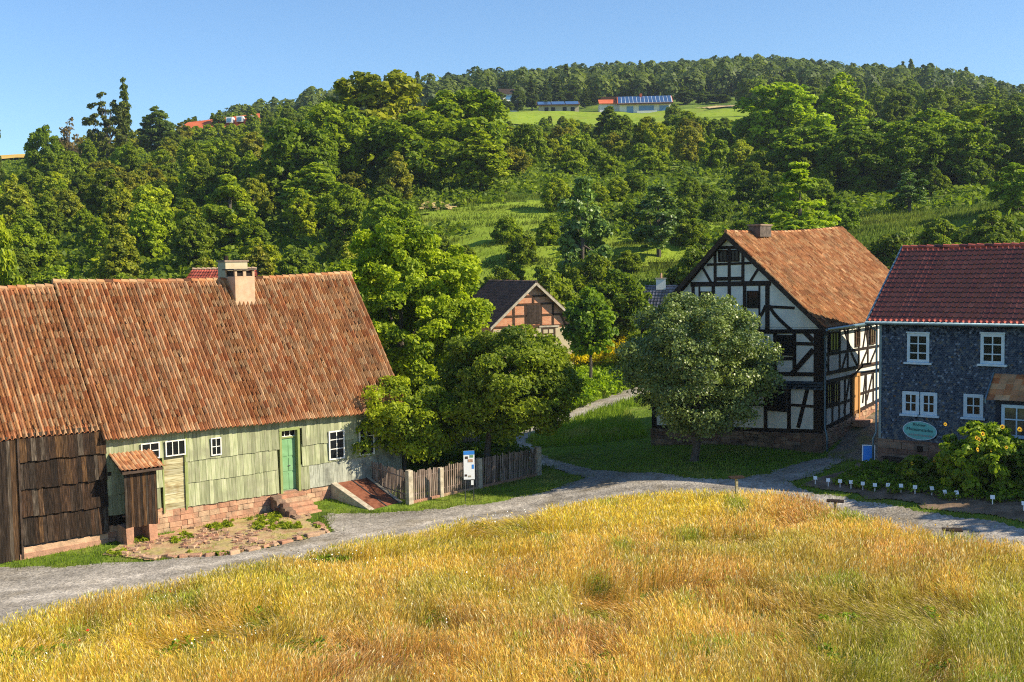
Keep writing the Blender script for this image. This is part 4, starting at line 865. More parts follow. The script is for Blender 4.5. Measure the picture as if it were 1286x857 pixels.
# house whose ridge shows above the long barn
def rear_house():
    O = (-24.0, 88, Z(-24, 88)); t = empty('red_roofed_house', O, R(4), 'house with dark red tiled roof just showing over the farmhouse ridge', 'house')
    hr_ = 10.65 - O[2]; he_ = 6.5 - O[2]
    b = B(); b.box(-3, 2.9, 0, 8, -2, he_); b.build('wall', M['white_render'], t)
    tiled('front_roof', t, M['tile_dark'], (-4.3, -.4, he_ - .3), (3.3, -.4, he_ - .3), (-1.9, 4, hr_), (3.3, 4, hr_), .3, .36, amp=.05, step=.05, sag=0, seed=97, profile='pan')
    tiled('rear_roof', t, M['tile_dark'], (3.3, 8.4, he_ - .3), (-4.3, 8.4, he_ - .3), (3.3, 4, hr_), (-1.9, 4, hr_), .3, .36, amp=.05, step=.05, sag=0, seed=98, profile='pan')
    ridge_caps(t, M['chimney_plaster'], (-1.9, 4, hr_ + .03), (3.3, 4, hr_ + .03), r=.1)
    b = B(); b.face([(1.6, -.2, hr_ - 1.8), (3.6, -.2, hr_ - 1.8), (2.6, -.2, hr_ + .0)]); b.v += [(1.6, 3, hr_ - 1.8), (3.6, 3, hr_ - 1.8), (2.6, 3, hr_ + .0)]; b.f += [[3, 4, 5], [0, 1, 4, 3], [1, 2, 5, 4], [2, 0, 3, 5]]; b.r += [.5] * 4; b.m += [0] * 4; dm = b.build('dormer', M['white_render'], t)
    b = B()
    for s in (-1, 1): b.hexa([(2.6 + s * 1.25, -.35, hr_ - 2.1), (2.6, -.35, hr_ + .12), (2.6, 3, hr_ + .12), (2.6 + s * 1.25, 3, hr_ - 2.1), (2.6 + s * 1.25, -.35, hr_ - 1.98), (2.6, -.35, hr_ + .24), (2.6, 3, hr_ + .24), (2.6 + s * 1.25, 3, hr_ - 1.98)])
    b.build('dormer_roof', M['chimney_pale'], dm)
rear_house()
# ------------------------------------------------------------------ houses on the hill
def hill_house(name, px, d, w, dep, hh, label, yaw=0, roof='solar', cat='house'):
    x = (px - 643) / 1400 * d; O = (x, d, Z(x, d) - .3); t = empty(name, O, R(yaw), label, cat)
    return t, O
def solar_house():
    t, O = hill_house('hillside_house', 812, 398, 0, 0, 0, 'white hillside house with a long solar panelled roof and blue glazing above the meadow', -4)
    b = B(); b.box(-8.8, 9.2, 0, 9, -2, 3.9); b.face([(9.2, 0, 3.9), (9.2, 9, 3.9), (9.2, 6, 6.9)]); b.face([(-8.8, 0, 3.9), (-8.8, 9, 3.9), (-8.8, 6, 6.9)]); b.build('wall', M['white_render'], t)
    b = B(); b.hexa([(-9.6, -1.2, 3.5), (9.9, -1.2, 3.5), (9.9, 6, 6.8), (-9.6, 6, 6.8), (-9.6, -1.2, 3.8), (9.9, -1.2, 3.8), (9.9, 6, 7.1), (-9.6, 6, 7.1)]); b.hexa([(-9.6, 6, 6.8), (9.9, 6, 6.8), (9.9, 10, 4), (-9.6, 10, 4), (-9.6, 6, 7.1), (9.9, 6, 7.1), (9.9, 10, 4.3), (-9.6, 10, 4.3)]); rf = b.build('roof', M['red_far'], t)
    for k in range(14):
        x0 = -9.2 + k * 1.35; sl = 3.3 / 7.2
        b = B(); b.hexa([(x0, -1.0, 3.95), (x0 + 1.05, -1.0, 3.95), (x0 + 1.05, 5.8, 3.95 + 6.8 * sl), (x0, 5.8, 3.95 + 6.8 * sl), (x0, -1.0, 4.05), (x0 + 1.05, -1.0, 4.05), (x0 + 1.05, 5.8, 4.05 + 6.8 * sl), (x0, 5.8, 4.05 + 6.8 * sl)]); b.build('solar_panel', M['solar'], rf)
    b = B(); b.hexa([(-9.3, -1.1, 3.86), (9.7, -1.1, 3.86), (9.7, 5.9, 7.06), (-9.3, 5.9, 7.06), (-9.3, -1.1, 3.9), (9.7, -1.1, 3.9), (9.7, 5.9, 7.1), (-9.3, 5.9, 7.1)]); b.build('panel_rails', M['solar_rail'], rf)
    b = B(); b.box(-9.7, 10, -1.35, -1.15, 3.3, 3.8); b.build('eave_board', M['frame_brown'], t)
    for (x0, x1, z0, z1) in ((-6.5, -3.8, .2, 3), (-2.2, 3.4, .0, 3.1), (5, 8.6, .6, 3)):
        b = B(); b.box(x0, x1, -.12, .0, z0, z1); wn = b.build('window', M['white_paint'], t); b = B(); b.box(x0 + .2, x1 - .2, -.2, -.125, z0 + .15, z1 - .15); b.build('pane', M['glass_blue'], wn)
    b = B(); b.box(-2.8, 4.2, -2.4, -.2, -.3, .1); b.box(-2.8, 4.2, -2.45, -2.35, .1, .9); b.build('balcony', M['white_paint'], t)
    b = B(); b.box(-8.8, 9.1, -.06, -.0, -2, .1); b.build('base', M['frame_brown'], t)
    b = B(); b.box(-1.5, -.6, 5.2, 6.2, 6, 8.0); b.build('chimney', M['red_far'], t)
solar_house()
def annex():
    t, O = hill_house('hillside_annex', 768, 402, 0, 0, 0, 'small white annex with red roof left of the solar panelled house', 0)
    b = B(); b.box(-3.4, 3.6, 0, 6, -2, 3.2); b.build('wall', M['white_render'], t)
    b = B(); b.hexa([(-3.7, -.6, 3.1), (3.8, -.6, 3.1), (3.8, 3, 4.9), (-3.7, 3, 4.9), (-3.7, -.6, 3.4), (3.8, -.6, 3.4), (3.8, 3, 5.2), (-3.7, 3, 5.2)]); b.build('roof', M['red_far'], t)
    b = B(); b.box(-2.6, 5, 3, 7, 4.6, 6.2); b.build('upper_storey', M['frame_brown'], t)
    b = B(); b.box(-.8, .8, -.1, 0, .3, 2.4); b.build('window', M['glass_blue'], t)
annex()
def low_house():
    t, O = hill_house('flat_solar_house', 705, 404, 0, 0, 0, 'low hillside house with flat tilted solar roof at the left of the meadow', 0)
    b = B(); b.box(-7, 7.3, 0, 8, -2, 2.7); b.build('wall', M['chimney_pale'], t)
    b = B(); b.hexa([(-7.8, -.8, 2.6), (7.8, -.8, 2.6), (7.8, 6, 4.6), (-7.8, 6, 4.6), (-7.8, -.8, 2.9), (7.8, -.8, 2.9), (7.8, 6, 4.9), (-7.8, 6, 4.9)]); rf = b.build('roof', M['frame_brown'], t)
    for k in range(3):
        x0 = -7.4 + k * 5; b = B(); b.hexa([(x0, -.6, 3.02), (x0 + 4.7, -.6, 3.02), (x0 + 4.7, 5.6, 4.86), (x0, 5.6, 4.86), (x0, -.6, 3.12), (x0 + 4.7, -.6, 3.12), (x0 + 4.7, 5.6, 4.96), (x0, 5.6, 4.96)]); b.build('solar_panel', M['solar'], rf)
    for x0 in (-5, -2.6, 1.5, 4.4): b = B(); b.box(x0, x0 + 1.4, -.1, 0, .3, 2.1); b.build('window', M['glass'], t)
low_house()
def red_long():
    t, O = hill_house('long_red_roofed_building', 283, 335, 0, 0, 0, 'long building with bright red roof and small dormers on the left hilltop', 0)
    z0 = 51.5 - O[2]; s = .11
    b = B(); b.hexa([(-13, 0, -6), (12, 0, -6), (12, 9, -6), (-13, 9, -6), (-13, 0, z0), (12, 0, z0 + 2.2), (12, 9, z0 + 2.2), (-13, 9, z0)]); b.build('wall', M['white_render'], t)
    b = B(); b.hexa([(-14, -.7, z0 - .4), (12.6, -.7, z0 + 2.1), (11.2, 4.5, z0 + 6), (-10.5, 4.5, z0 + 3.6), (-14, -.7, z0), (12.6, -.7, z0 + 2.4), (11.2, 4.5, z0 + 6.2), (-10.5, 4.5, z0 + 3.8)]); rf = b.build('roof', M['red_far'], t)
    for x0 in (2.2, 5.3, 8.4): b = B(); h = z0 + 1.6 + (x0 + 13) * .085; b.box(x0, x0 + 1.9, -.2, 2.5, h, h + 1.7); dm = b.build('dormer', M['sign_white'], rf); b = B(); b.box(x0 + .4, x0 + 1.5, -.3, -.21, h + .3, h + 1.3); b.build('window', M['glass_blue'], dm)
red_long()
def far_house(px, d, up, label, w=7):
    t, O = hill_house('hillside_house', px, d, 0, 0, 0, label, 10)
    b = B(); b.box(-w / 2, w / 2, 0, 6, -2, up); b.build('wall', M['white_render'], t)
    b = B(); b.hexa([(-w / 2 - .6, -.6, up), (w / 2 + .6, -.6, up), (w / 2 + .6, 6.6, up), (-w / 2 - .6, 6.6, up), (-w / 2 - .6, 2.9, up + 2.5), (w / 2 + .6, 2.9, up + 2.5), (w / 2 + .6, 3.1, up + 2.5), (-w / 2 - .6, 3.1, up + 2.5)]); b.build('roof', M['dark_wood'] if px < 700 else M['red_far'], t)
    b = B(); b.box(-1.6, 1.6, -.1, 0, up - 2, up - .6); b.build('window', M['glass_blue'], t)
far_house(645, 440, 7.5, 'dark roofed house peeking out of the trees left of the meadow houses')
far_house(946, 430, 3.2, 'red roofed house almost hidden by the bright tree at the right of the meadow', 8)

# ------------------------------------------------------------------ trees
def leaves_mesh(name, seed, C, Rc, nleaf, leaf, m, flat=.75, up=.5, elong=1.5, tone=None, center=None):
    """C: clump centres Nx3, Rc radii N"""
    g = np.random.default_rng(seed); n = len(C); w = Rc ** 2; idx = g.choice(n, nleaf, p=w / w.sum())
    d = g.normal(size=(nleaf, 3)); d /= np.linalg.norm(d, axis=1)[:, None]
    flip = g.random(nleaf) < .6; d[flip, 2] = np.abs(d[flip, 2])
    P = C[idx] + d * (Rc[idx] * np.sqrt(g.uniform(.25, 1.1, nleaf)))[:, None] * np.array([1, 1, flat])
    cen = np.array(center if center is not None else C.mean(0)); out = P - cen; out /= np.linalg.norm(out, axis=1)[:, None] + 1e-6
    N = d * .55 + out * .35 + np.array([0, 0, up * .6]) + g.normal(size=(nleaf, 3)) * .75; N /= np.linalg.norm(N, axis=1)[:, None]
    T = np.cross(N, g.normal(size=(nleaf, 3))); T /= np.linalg.norm(T, axis=1)[:, None]; Bt = np.cross(N, T)
    s = leaf * g.uniform(.6, 1.25, nleaf)[:, None]
    a = P - T * s * .5 * elong; c = P + T * s * .5 * elong - N * s * .12; b = P + Bt * s * .5; e = P - Bt * s * .5
    V = np.stack([a, b, c, e], 1).reshape(-1, 3); F = np.arange(nleaf * 4).reshape(-1, 4)
    ct = g.random(n) if tone is None else tone
    return np_mesh(name, V, F, m, np.clip(ct[idx] * .55 + g.random(nleaf) * .5 - .02, 0, 1))

def envelope(shape, t):
    if shape == 'broad': return np.sqrt(np.clip(1 - (1.85 * (t - .46)) ** 2, .04, 1))
    if shape == 'round': return np.sqrt(np.clip(1 - (2 * t - 1) ** 2, .02, 1))
    if shape == 'cone': return np.clip((1 - t) ** .75, .05, 1) * np.clip(.45 + t * 4, 0, 1)
    if shape == 'column': return np.clip(1 - (2 * t - .9) ** 2 * .8, .12, 1)
    if shape == 'shrub': return np.sqrt(np.clip(1 - t ** 2, .03, 1))
    if shape == 'egg': return np.clip(np.sin(math.pi * np.clip(t * .88 + .1, 0, 1)) ** .7, .08, 1) * (1 - .35 * t)

def tree_meshes(seed, shape, H, Wd, base, ncl, nleaf, leaf, cr=.17, m=None, off=(0, 0), trunk_r=None, elong=1.5, flat=.75, gap=.22, up=.5, limbs=9, nlobe=7):
    g = np.random.default_rng(seed); Rw = Wd / 2; Hc = H - base
    # lobes: big branches that the clumps gather on, giving an uneven outline
    t = g.random(ncl * 3); r = envelope(shape, t); keep = g.random(ncl * 3) < r ** 1.3 + .12; t = t[keep][:ncl]; r = r[keep][:ncl]; n = len(t)
    th_ = g.random(n) * 2 * math.pi; lob = g.random(nlobe) * 2 * math.pi; lt = g.random(nlobe); la = g.uniform(-.42, .2, nlobe)
    mod = np.ones(n)
    for k in range(nlobe):
        dth = np.abs((th_ - lob[k] + math.pi) % (2 * math.pi) - math.pi); mod += la[k] * np.exp(-(dth / .6) ** 2 - ((t - lt[k]) / .22) ** 2)
    rf = np.sqrt(g.uniform(.12, 1, n)) * (1 - cr * .8) * mod
    C = np.stack([np.cos(th_) * r * rf * Rw, np.sin(th_) * r * rf * Rw, base + Hc * (t * (1 - cr) + cr * .35)], -1)
    C[:, 0] += off[0] * (.4 + .6 * t); C[:, 1] += off[1] * (.4 + .6 * t)
    Rc = cr * Rw * g.uniform(.65, 1.35, n) * (.75 + .25 * r)
    if gap: k = vnoise(C[:, 0] * 1.3 + C[:, 2], C[:, 1] * 1.3 + C[:, 2] * .7, Rw * .5, seed) > gap; C = C[k]; Rc = Rc[k]
    cm = leaves_mesh('crown', seed, C, Rc, nleaf, leaf, m or M['leaf'], flat=flat, elong=elong, up=up, center=(off[0] * .7, off[1] * .7, base + Hc * .35))
    b = B(); tr = trunk_r or H * .022; random.seed(seed)
    top = (off[0] * .5, off[1] * .5, base + Hc * .55); mid = (random.uniform(-.1, .1) * tr * 6, random.uniform(-.1, .1) * tr * 6, base * .6 + .1)
    b.tube([(0, 0, -.4), (0, 0, .15), mid, top, (off[0] * .7, off[1] * .7, base + Hc * .72)], [tr * 1.5, tr * 1.1, tr, tr * .5, tr * .12], 7)
    for k in range(limbs):
        c = C[g.integers(len(C))]; s = g.uniform(.2, .9); p0 = Vector(mid).lerp(Vector(top), s * .8); p2 = Vector(c); p1 = p0.lerp(p2, .5) + Vector((0, 0, .06 * H * (.5 if p2.z > p0.z else -.2)))
        b.tube([p0, p1, p2], [tr * .42, tr * .28, tr * .07], 5, cap=False)
    to = b.build('trunk_tmp', M['bark']); tm = to.data; bpy.data.objects.remove(to)
    return cm, tm

def place(name, x, y, meshes, label, color, scale=(1, 1, 1), rz=0, group=None, cat='tree', z=None, dz=0):
    e = empty(name, (x, y, (Z(x, y) if z is None else z) + dz), rz, label, cat, group)
    e.scale = scale; color = (color[0] * 1.22, color[1] * 1.12, color[2] * 1.05) if cat == 'tree' or 'bush' in name else color
    c = link(bpy.data.objects.new('crown', meshes[0]), e); c.color = (*color, 1)
    link(bpy.data.objects.new('trunk', meshes[1]), e)
    return e

# near trees, each its own build
GRN = (.1, .19, .022); DK = (.055, .1, .018); OLV = (.11, .15, .03)
place('walnut_tree', -6.5, 65.5, tree_meshes(101, 'broad', 14.4, 10.8, .4, 520, 125000, .15, cr=.115, gap=.16, trunk_r=.24, elong=1.9), 'large bright green walnut tree behind the right end of the farmhouse', (.14, .225, .026))
place('garden_tree', -1.3, 56.9, tree_meshes(102, 'broad', 8.1, 9.4, 2.1, 260, 56000, .13, cr=.14, off=(.9, .1), trunk_r=.17, elong=1.8, gap=.28), 'broad dark green tree leaning over the picket fence', (.08, .135, .026))
place('small_garden_tree', -5.6, 56.2, tree_meshes(103, 'broad', 5.5, 7.4, 1.3, 190, 36000, .12, cr=.15, trunk_r=.1, elong=1.7), 'low spreading green tree between farmhouse wall and picket fence', (.12, .19, .025))
place('apple_tree', 9.0, 55.0, tree_meshes(104, 'round', 8.8, 8.8, 1.0, 360, 76000, .11, cr=.14, trunk_r=.2, m=M['leaf_gloss'], elong=1.3, gap=.15, off=(.15, 0)), 'round dark apple tree with pale shiny leaves on the lawn before the timber house', (.105, .155, .06))
place('maple_tree', 6.3, 90, tree_meshes(105, 'egg', 9.0, 5.9, 2.6, 90, 9000, .28, cr=.24, trunk_r=.13), 'young maple tree with a bare stem beside the yellow flowers', (.07, .14, .02))
place('bush', 13.0, 97, tree_meshes(106, 'shrub', 4.6, 8, .2, 80, 7000, .3, cr=.22), 'leafy bush behind the apple tree and beside the slate roofed cottage', (.09, .15, .025), cat='bush')
place('lilac_bush', -7.8, 70, tree_meshes(107, 'shrub', 6.5, 7, .2, 80, 8000, .25, cr=.2), 'dense dark bush at the foot of the large walnut tree', DK, cat='bush')
# trees just outside the right edge whose shade dapples the road
for i, (x, y, h) in enumerate(((30, 39.6, 9), (35, 38, 8.5))):
    place('roadside_tree', x, y, tree_meshes(108 + i, 'broad', h, h * .75, 2, 120, 7000, .25, cr=.18, gap=.35), ('tall', 'shorter')[i] + ' roadside tree beyond the right edge that shades the gravel road', GRN)

# prototypes for the hillside
PR = {}
for i in range(4): PR['b%d' % i] = tree_meshes(200 + i, 'broad', 10, 9, .4, 190, 13000, .33, cr=.15, gap=.2, flat=.85)
for i in range(3): PR['e%d' % i] = tree_meshes(210 + i, 'egg', 12, 7.5, .4, 190, 12000, .32, cr=.16, gap=.18, flat=.85)
for i in range(3): PR['s%d' % i] = tree_meshes(220 + i, 'shrub', 6, 7.5, .05, 150, 9500, .29, cr=.16, gap=.16, limbs=4, flat=.85)
PR['cone'] = tree_meshes(230, 'cone', 11, 6, .4, 150, 8000, .32, cr=.17, gap=.1, flat=.45)
PR['col'] = tree_meshes(231, 'column', 14, 2.6, .5, 90, 4200, .3, cr=.32, gap=0)
PR['rag'] = tree_meshes(232, 'broad', 12, 8, 1.5, 130, 6500, .3, cr=.12, gap=.25, limbs=26)
PR['bare'] = tree_meshes(233, 'egg', 8, 6, 1.2, 60, 500, .35, cr=.2, gap=.3, limbs=46, trunk_r=.14)
PR['layer'] = tree_meshes(234, 'cone', 14, 9.5, .5, 150, 7500, .36, cr=.15, gap=.08, flat=.35, up=1.0)
PR['pale'] = tree_meshes(235, 'egg', 15, 9, .8, 90, 8000, .38, cr=.17, gap=.3, m=M['leaf_gloss'])

def tp(px, d): return (px - 643) / 1400 * d
def hero(kind, px, d, top_y, wpx, label, color, name='tree', sink=.3, base_h=None, cat='tree'):
    x = tp(px, d); hy = 335 - .015 * (px - 643); top = 10.5 + (hy - top_y) / 1400 * d; g = Z(x, d); H = top - g
    m0 = PR[kind]; bb = np.array([v.co[:] for v in m0[0].vertices]); h0 = bb[:, 2].max(); w0 = bb[:, 0].max() - bb[:, 0].min()
    s = H / h0; sw = wpx * d / 1400 / w0
    return place(name, x, d, m0, label, color, (sw, sw, s), random.random() * 6.28, cat=cat)
random.seed(77)
YG = (.14, .23, .02); MG = (.1, .18, .02); DG = (.07, .13, .018); OG = (.12, .16, .035); BG = (.06, .11, .045)
hero('e0', 293, 150, 219, 78, 'pyramid shaped bright green tree on the left slope above the farmhouse chimney', (.125, .2, .03))
hero('e1', 2, 78, 268, 70, 'bright green tree at the left edge behind the wing roof', (.13, .2, .025))
hero('e1', 398, 158, 205, 90, 'rounded green tree right of the pyramid shaped tree on the slope', (.12, .2, .03))
hero('col', 166, 270, 100, 17, 'slim dark poplar standing highest on the left skyline', (.06, .1, .03), 'poplar_tree')
hero('rag', 143, 268, 118, 52, 'ragged open tree touching the poplar on the left skyline', (.06, .09, .035))
hero('e2', 206, 300, 135, 50, 'round dark tree on the skyline between poplar and red roof', BG)
hero('bare', 97, 250, 149, 32, 'bare grey tree on the left skyline', (.085, .08, .07), 'bare_tree')
hero('b1', 65, 235, 158, 52, 'dark bushy tree at the end of the yellow stubble field', DG)
hero('b2', -14, 200, 138, 52, 'dark tree cut by the left edge above the stubble field', (.04, .07, .02))
hero('b0', 484, 200, 91, 150, 'wide olive crowned oak highest in the row left of the meadow', (.12, .165, .025), 'oak_tree')
hero('b3', 585, 196, 112, 125, 'big green oak at the right end of the row beside the meadow', (.11, .185, .02), 'oak_tree')
hero('b1', 430, 186, 128, 120, 'dense oak in front of the olive crowned oak', (.1, .17, .018), 'oak_tree')
hero('b2', 520, 182, 140, 130, 'dense oak in the middle of the row left of the meadow', (.09, .155, .018), 'oak_tree')
hero('e2', 608, 178, 165, 80, 'yellow green tree hanging over the upper meadow edge', (.13, .2, .02))
hero('b0', 380, 175, 150, 110, 'dark wide tree at the left end of the oak row', DG)
hero('pale', 733, 118, 221, 82, 'tall pale leaved tree rising behind the brick barn', (.1, .17, .045), 'birch_tree')
hero('pale', 828, 128, 232, 74, 'pale leaved tree right of the taller one behind the cottage', (.085, .145, .035), 'birch_tree')
hero('layer', 1005, 118, 203, 118, 'layered bright green tree right behind the timber house chimney', (.13, .22, .03), 'ash_tree')
hero('pale', 1142, 148, 217, 56, 'small pale round tree at the foot of the dark wood on the right', (.09, .16, .04))
hero('b2', 1278, 130, 205, 70, 'green tree at the right edge above the slate house', (.1, .18, .03))
hero('b3', 985, 222, 106, 118, 'bright round tree at the right end of the upper meadow', (.14, .24, .02))
hero('e1', 1058, 232, 94, 66, 'pointed bright tree behind the round one at the meadow end', (.14, .23, .02))
hero('s0', 848, 330, 132, 26, 'small round tree on the meadow before the solar house', (.09, .15, .03))
hero('e0', 768, 268, 136, 44, 'dark upright tree standing before the solar house', (.06, .11, .02))
hero('s1', 694, 348, 148, 9, 'tiny young tree alone on the upper meadow', (.06, .1, .02))
for i, (px, dd, ty, w, c) in enumerate(((1090, 205, 150, 110, MG), (1160, 195, 140, 120, (.11, .19, .02)), (1235, 200, 135, 115, (.11, .18, .02)), (1010, 190, 160, 95, MG), (1075, 178, 165, 95, DG), (1145, 176, 160, 95, DG), (1215, 175, 158, 90, DG), (1290, 185, 135, 100, DG), (1190, 185, 150, 90, (.12, .2, .02)))):
    e = hero('b%d' % (i % 4), px, dd, ty, w, 'broad tree of the dense dark wood on the slope above the slate house', c); e['group'] = 'trees of the dense wood on the right slope'
for i in range(6):
    px = 1150 + i * 27
    e = hero('b%d' % (i % 4), px, 330 + 18 * (i % 3), 128 + random.uniform(-6, 8) - (px - 1150) * .02, 60, 'pale crowned tree behind the dense wood at the far right', (.075, .13, .035)); e['group'] = 'trees behind the dense wood on the right'
for i in range(9):
    e = hero('s%d' % (i % 3), 226 + i * 14.5, 322 - (i % 2) * 6, 160 - i * .9 + random.uniform(-2, 3), 26, 'leafy bush standing before the wall of the long red roofed building', (.11, .18, .025), 'bush', cat='bush'); e['group'] = 'bushes before the long red building'
# conifers and garden trees around the hill houses
for i, (px, dd, ty, w, k) in enumerate(((672, 440, 98, 22, 'cone'), (690, 430, 104, 18, 'cone'), (703, 446, 100, 24, 'cone'), (725, 450, 104, 26, 'e0'), (655, 425, 112, 22, 'e1'), (738, 430, 116, 18, 'cone'), (752, 440, 108, 20, 'cone'), (862, 440, 112, 30, 'e2'), (884, 430, 118, 30, 'b1'), (905, 420, 122, 34, 'b2'), (630, 420, 118, 26, 'b0'), (642, 410, 130, 20, 's1'), (820, 470, 98, 24, 'cone'), (790, 470, 106, 28, 'e1'))):
    e = hero(k, px, dd, ty, w, ('dark conifer' if k == 'cone' else 'dark leafy tree') + ' standing behind the houses of the upper meadow', (.035, .065, .02) if k == 'cone' else (.05, .09, .025), 'conifer_tree' if k == 'cone' else 'tree')
    e['group'] = 'conifers behind the hill houses' if k == 'cone' else 'leafy trees behind the hill houses'

# scattered woodland, placed with a minimum spacing
placed = []
def scatter(n, px0, px1, d0, d1, spacing, kinds, colors, label, group, hs=(.8, 1.2), seed=1, avoid=None, name='tree', cat='tree', ws=1.0):
    g = random.Random(seed); c = 0; tries = 0
    while c < n and tries < n * 60:
        tries += 1; d = g.uniform(d0 ** .5, d1 ** .5) ** 2; px = g.uniform(px0, px1); x = tp(px, d)
        if avoid and avoid(px, d, x): continue
        if any((x - a) ** 2 + (d - b2) ** 2 < (spacing * .5 + s * .5) ** 2 for a, b2, s in placed): continue
        placed.append((x, d, spacing)); k = g.choice(kinds); col = g.choice(colors); j = g.uniform(.8, 1.2); s = g.uniform(*hs)
        sb_ = k[0] == 's' and name == 'tree'
        e = place('bush' if sb_ else name, x, d, PR[k], label.replace('bushy tree', 'leafy bush').replace('shrubby tree', 'leafy bush').replace('tree', 'bush') if sb_ else label, tuple(v * j for v in col), (s * ws * g.uniform(.9, 1.15), s * ws * g.uniform(.9, 1.15), s), g.random() * 6.28, ('bushes among the ' + group) if sb_ else group, 'bush' if sb_ else cat); c += 1
    return c
LC = [(.12, .2, .022), (.1, .17, .022), (.13, .18, .035), (.08, .135, .02), (.15, .22, .025), (.11, .14, .035), (.07, .12, .02)]
n1 = scatter(150, -90, 330, 104, 255, 6.3, ['b0', 'b1', 'b2', 'b3', 's0', 's1', 's2', 'e0', 'e2'], LC, 'bushy tree of the thicket that covers the left hillside', 'trees of the thicket on the left hillside', hs=(.5, .82), seed=3, avoid=lambda px, d, x: px < 75 and d > 215)
n1 += scatter(60, 80, 240, 250, 320, 8, ['b0', 'b2', 's0', 's1', 'e1'], LC, 'small tree along the crest of the left hillside', 'trees along the left crest', hs=(.5, .72), seed=4)
n1 += scatter(36, 330, 640, 102, 172, 7, ['b0', 'b1', 's0', 's2', 'e1', 's1'], LC, 'bushy tree in the hollow below the row of oaks', 'trees in the hollow below the oaks', hs=(.5, .85), seed=5, avoid=lambda px, d, x: px > 520 and d > 118)
n1 += scatter(30, 240, 420, 250, 420, 9, ['b0', 'b1', 'e0', 'e1'], [(.1, .17, .025), (.07, .12, .03)], 'tree on the slope around the long red roofed building', 'trees around the long red roofed building', hs=(.6, .95), seed=6, avoid=lambda px, d, x: 215 < px < 345 and d < 332)
n1 += scatter(46, 640, 945, 190, 262, 6.2, ['s0', 's1', 's2', 'b0', 'b2'], [(.11, .18, .02), (.14, .2, .025), (.08, .14, .018), (.12, .15, .03)], 'shrubby tree of the belt below the upper meadow', 'shrubby trees below the upper meadow', hs=(.6, .95), seed=7)
n1 += scatter(34, 640, 945, 262, 328, 6.0, ['s0', 's1', 's2'], [(.12, .19, .02), (.15, .21, .025), (.09, .15, .02)], 'low shrub just under the edge of the upper meadow', 'shrubs under the edge of the upper meadow', hs=(.4, .62), seed=17, name='shrub', cat='shrub')
n1 += scatter(22, 610, 900, 104, 116, 5.5, ['s0', 's1', 's2', 'b1'], [(.06, .11, .016), (.08, .13, .02)], 'dark shrubby tree behind the brick barn and the cottage', 'shrubby trees behind the barn and cottage', hs=(.75, 1.1), seed=8, avoid=lambda px, d, x: 775 < px < 880)
n1 += scatter(40, 940, 1330, 150, 205, 6.5, ['s0', 's1', 's2', 'b3'], [(.06, .11, .016), (.09, .15, .02)], 'low shrubby tree under the dense wood on the right slope', 'undergrowth trees of the right wood', hs=(.6, .9), seed=9, avoid=lambda px, d, x: d < 168 and px > 1050)
n1 += scatter(26, 1050, 1340, 96, 122, 5, ['s0', 's1', 's2'], [(.09, .15, .03), (.11, .18, .03), (.07, .12, .02)], 'hedge bush behind the roofs of the timber and slate houses', 'hedge bushes behind the right hand houses', hs=(.6, .8), seed=10, name='hedge_bush', cat='bush')
n1 += scatter(16, 880, 1060, 122, 160, 7, ['s0', 's1'], [(.08, .14, .02)], 'shrub on the shaded slope left of the dark wood', 'shrubs on the shaded slope', hs=(.4, .6), seed=11, name='shrub', cat='shrub')
n1 += scatter(34, 430, 900, 230, 330, 9, ['s0'], LC, 'low shrub at the edge of the upper slope', 'low shrubs on the upper slope', hs=(.3, .5), seed=12, avoid=lambda px, d, x: px < 620 or px > 900, name='shrub', cat='shrub')
n1 += scatter(70, 935, 1340, 232, 450, 9, ['b0', 'b1', 'b2', 'b3', 'e1'], [(.08, .135, .03), (.1, .165, .03), (.065, .11, .03)], 'tree of the mixed wood climbing the hill right of the meadow', 'mixed wood right of the upper meadow', hs=(.75, 1.1), seed=13)
n1 += scatter(34, 540, 960, 117, 135, 5, ['s0', 's1', 's2'], [(.07, .12, .018), (.09, .15, .02)], 'dark bush along the lower edge of the terrace meadow', 'bushes below the terrace meadow', hs=(.35, .62), seed=14, avoid=lambda px, d, x: 780 < px < 870 and d < 122, name='bush', cat='bush')
n1 += scatter(40, 690, 1050, 133, 172, 6, ['s0', 's1', 's2', 'b1'], [(.08, .14, .02), (.12, .18, .025)], 'bush scattered over the shaded terrace meadow', 'bushes on the terrace meadow', hs=(.3, .6), seed=16, name='bush', cat='bush')

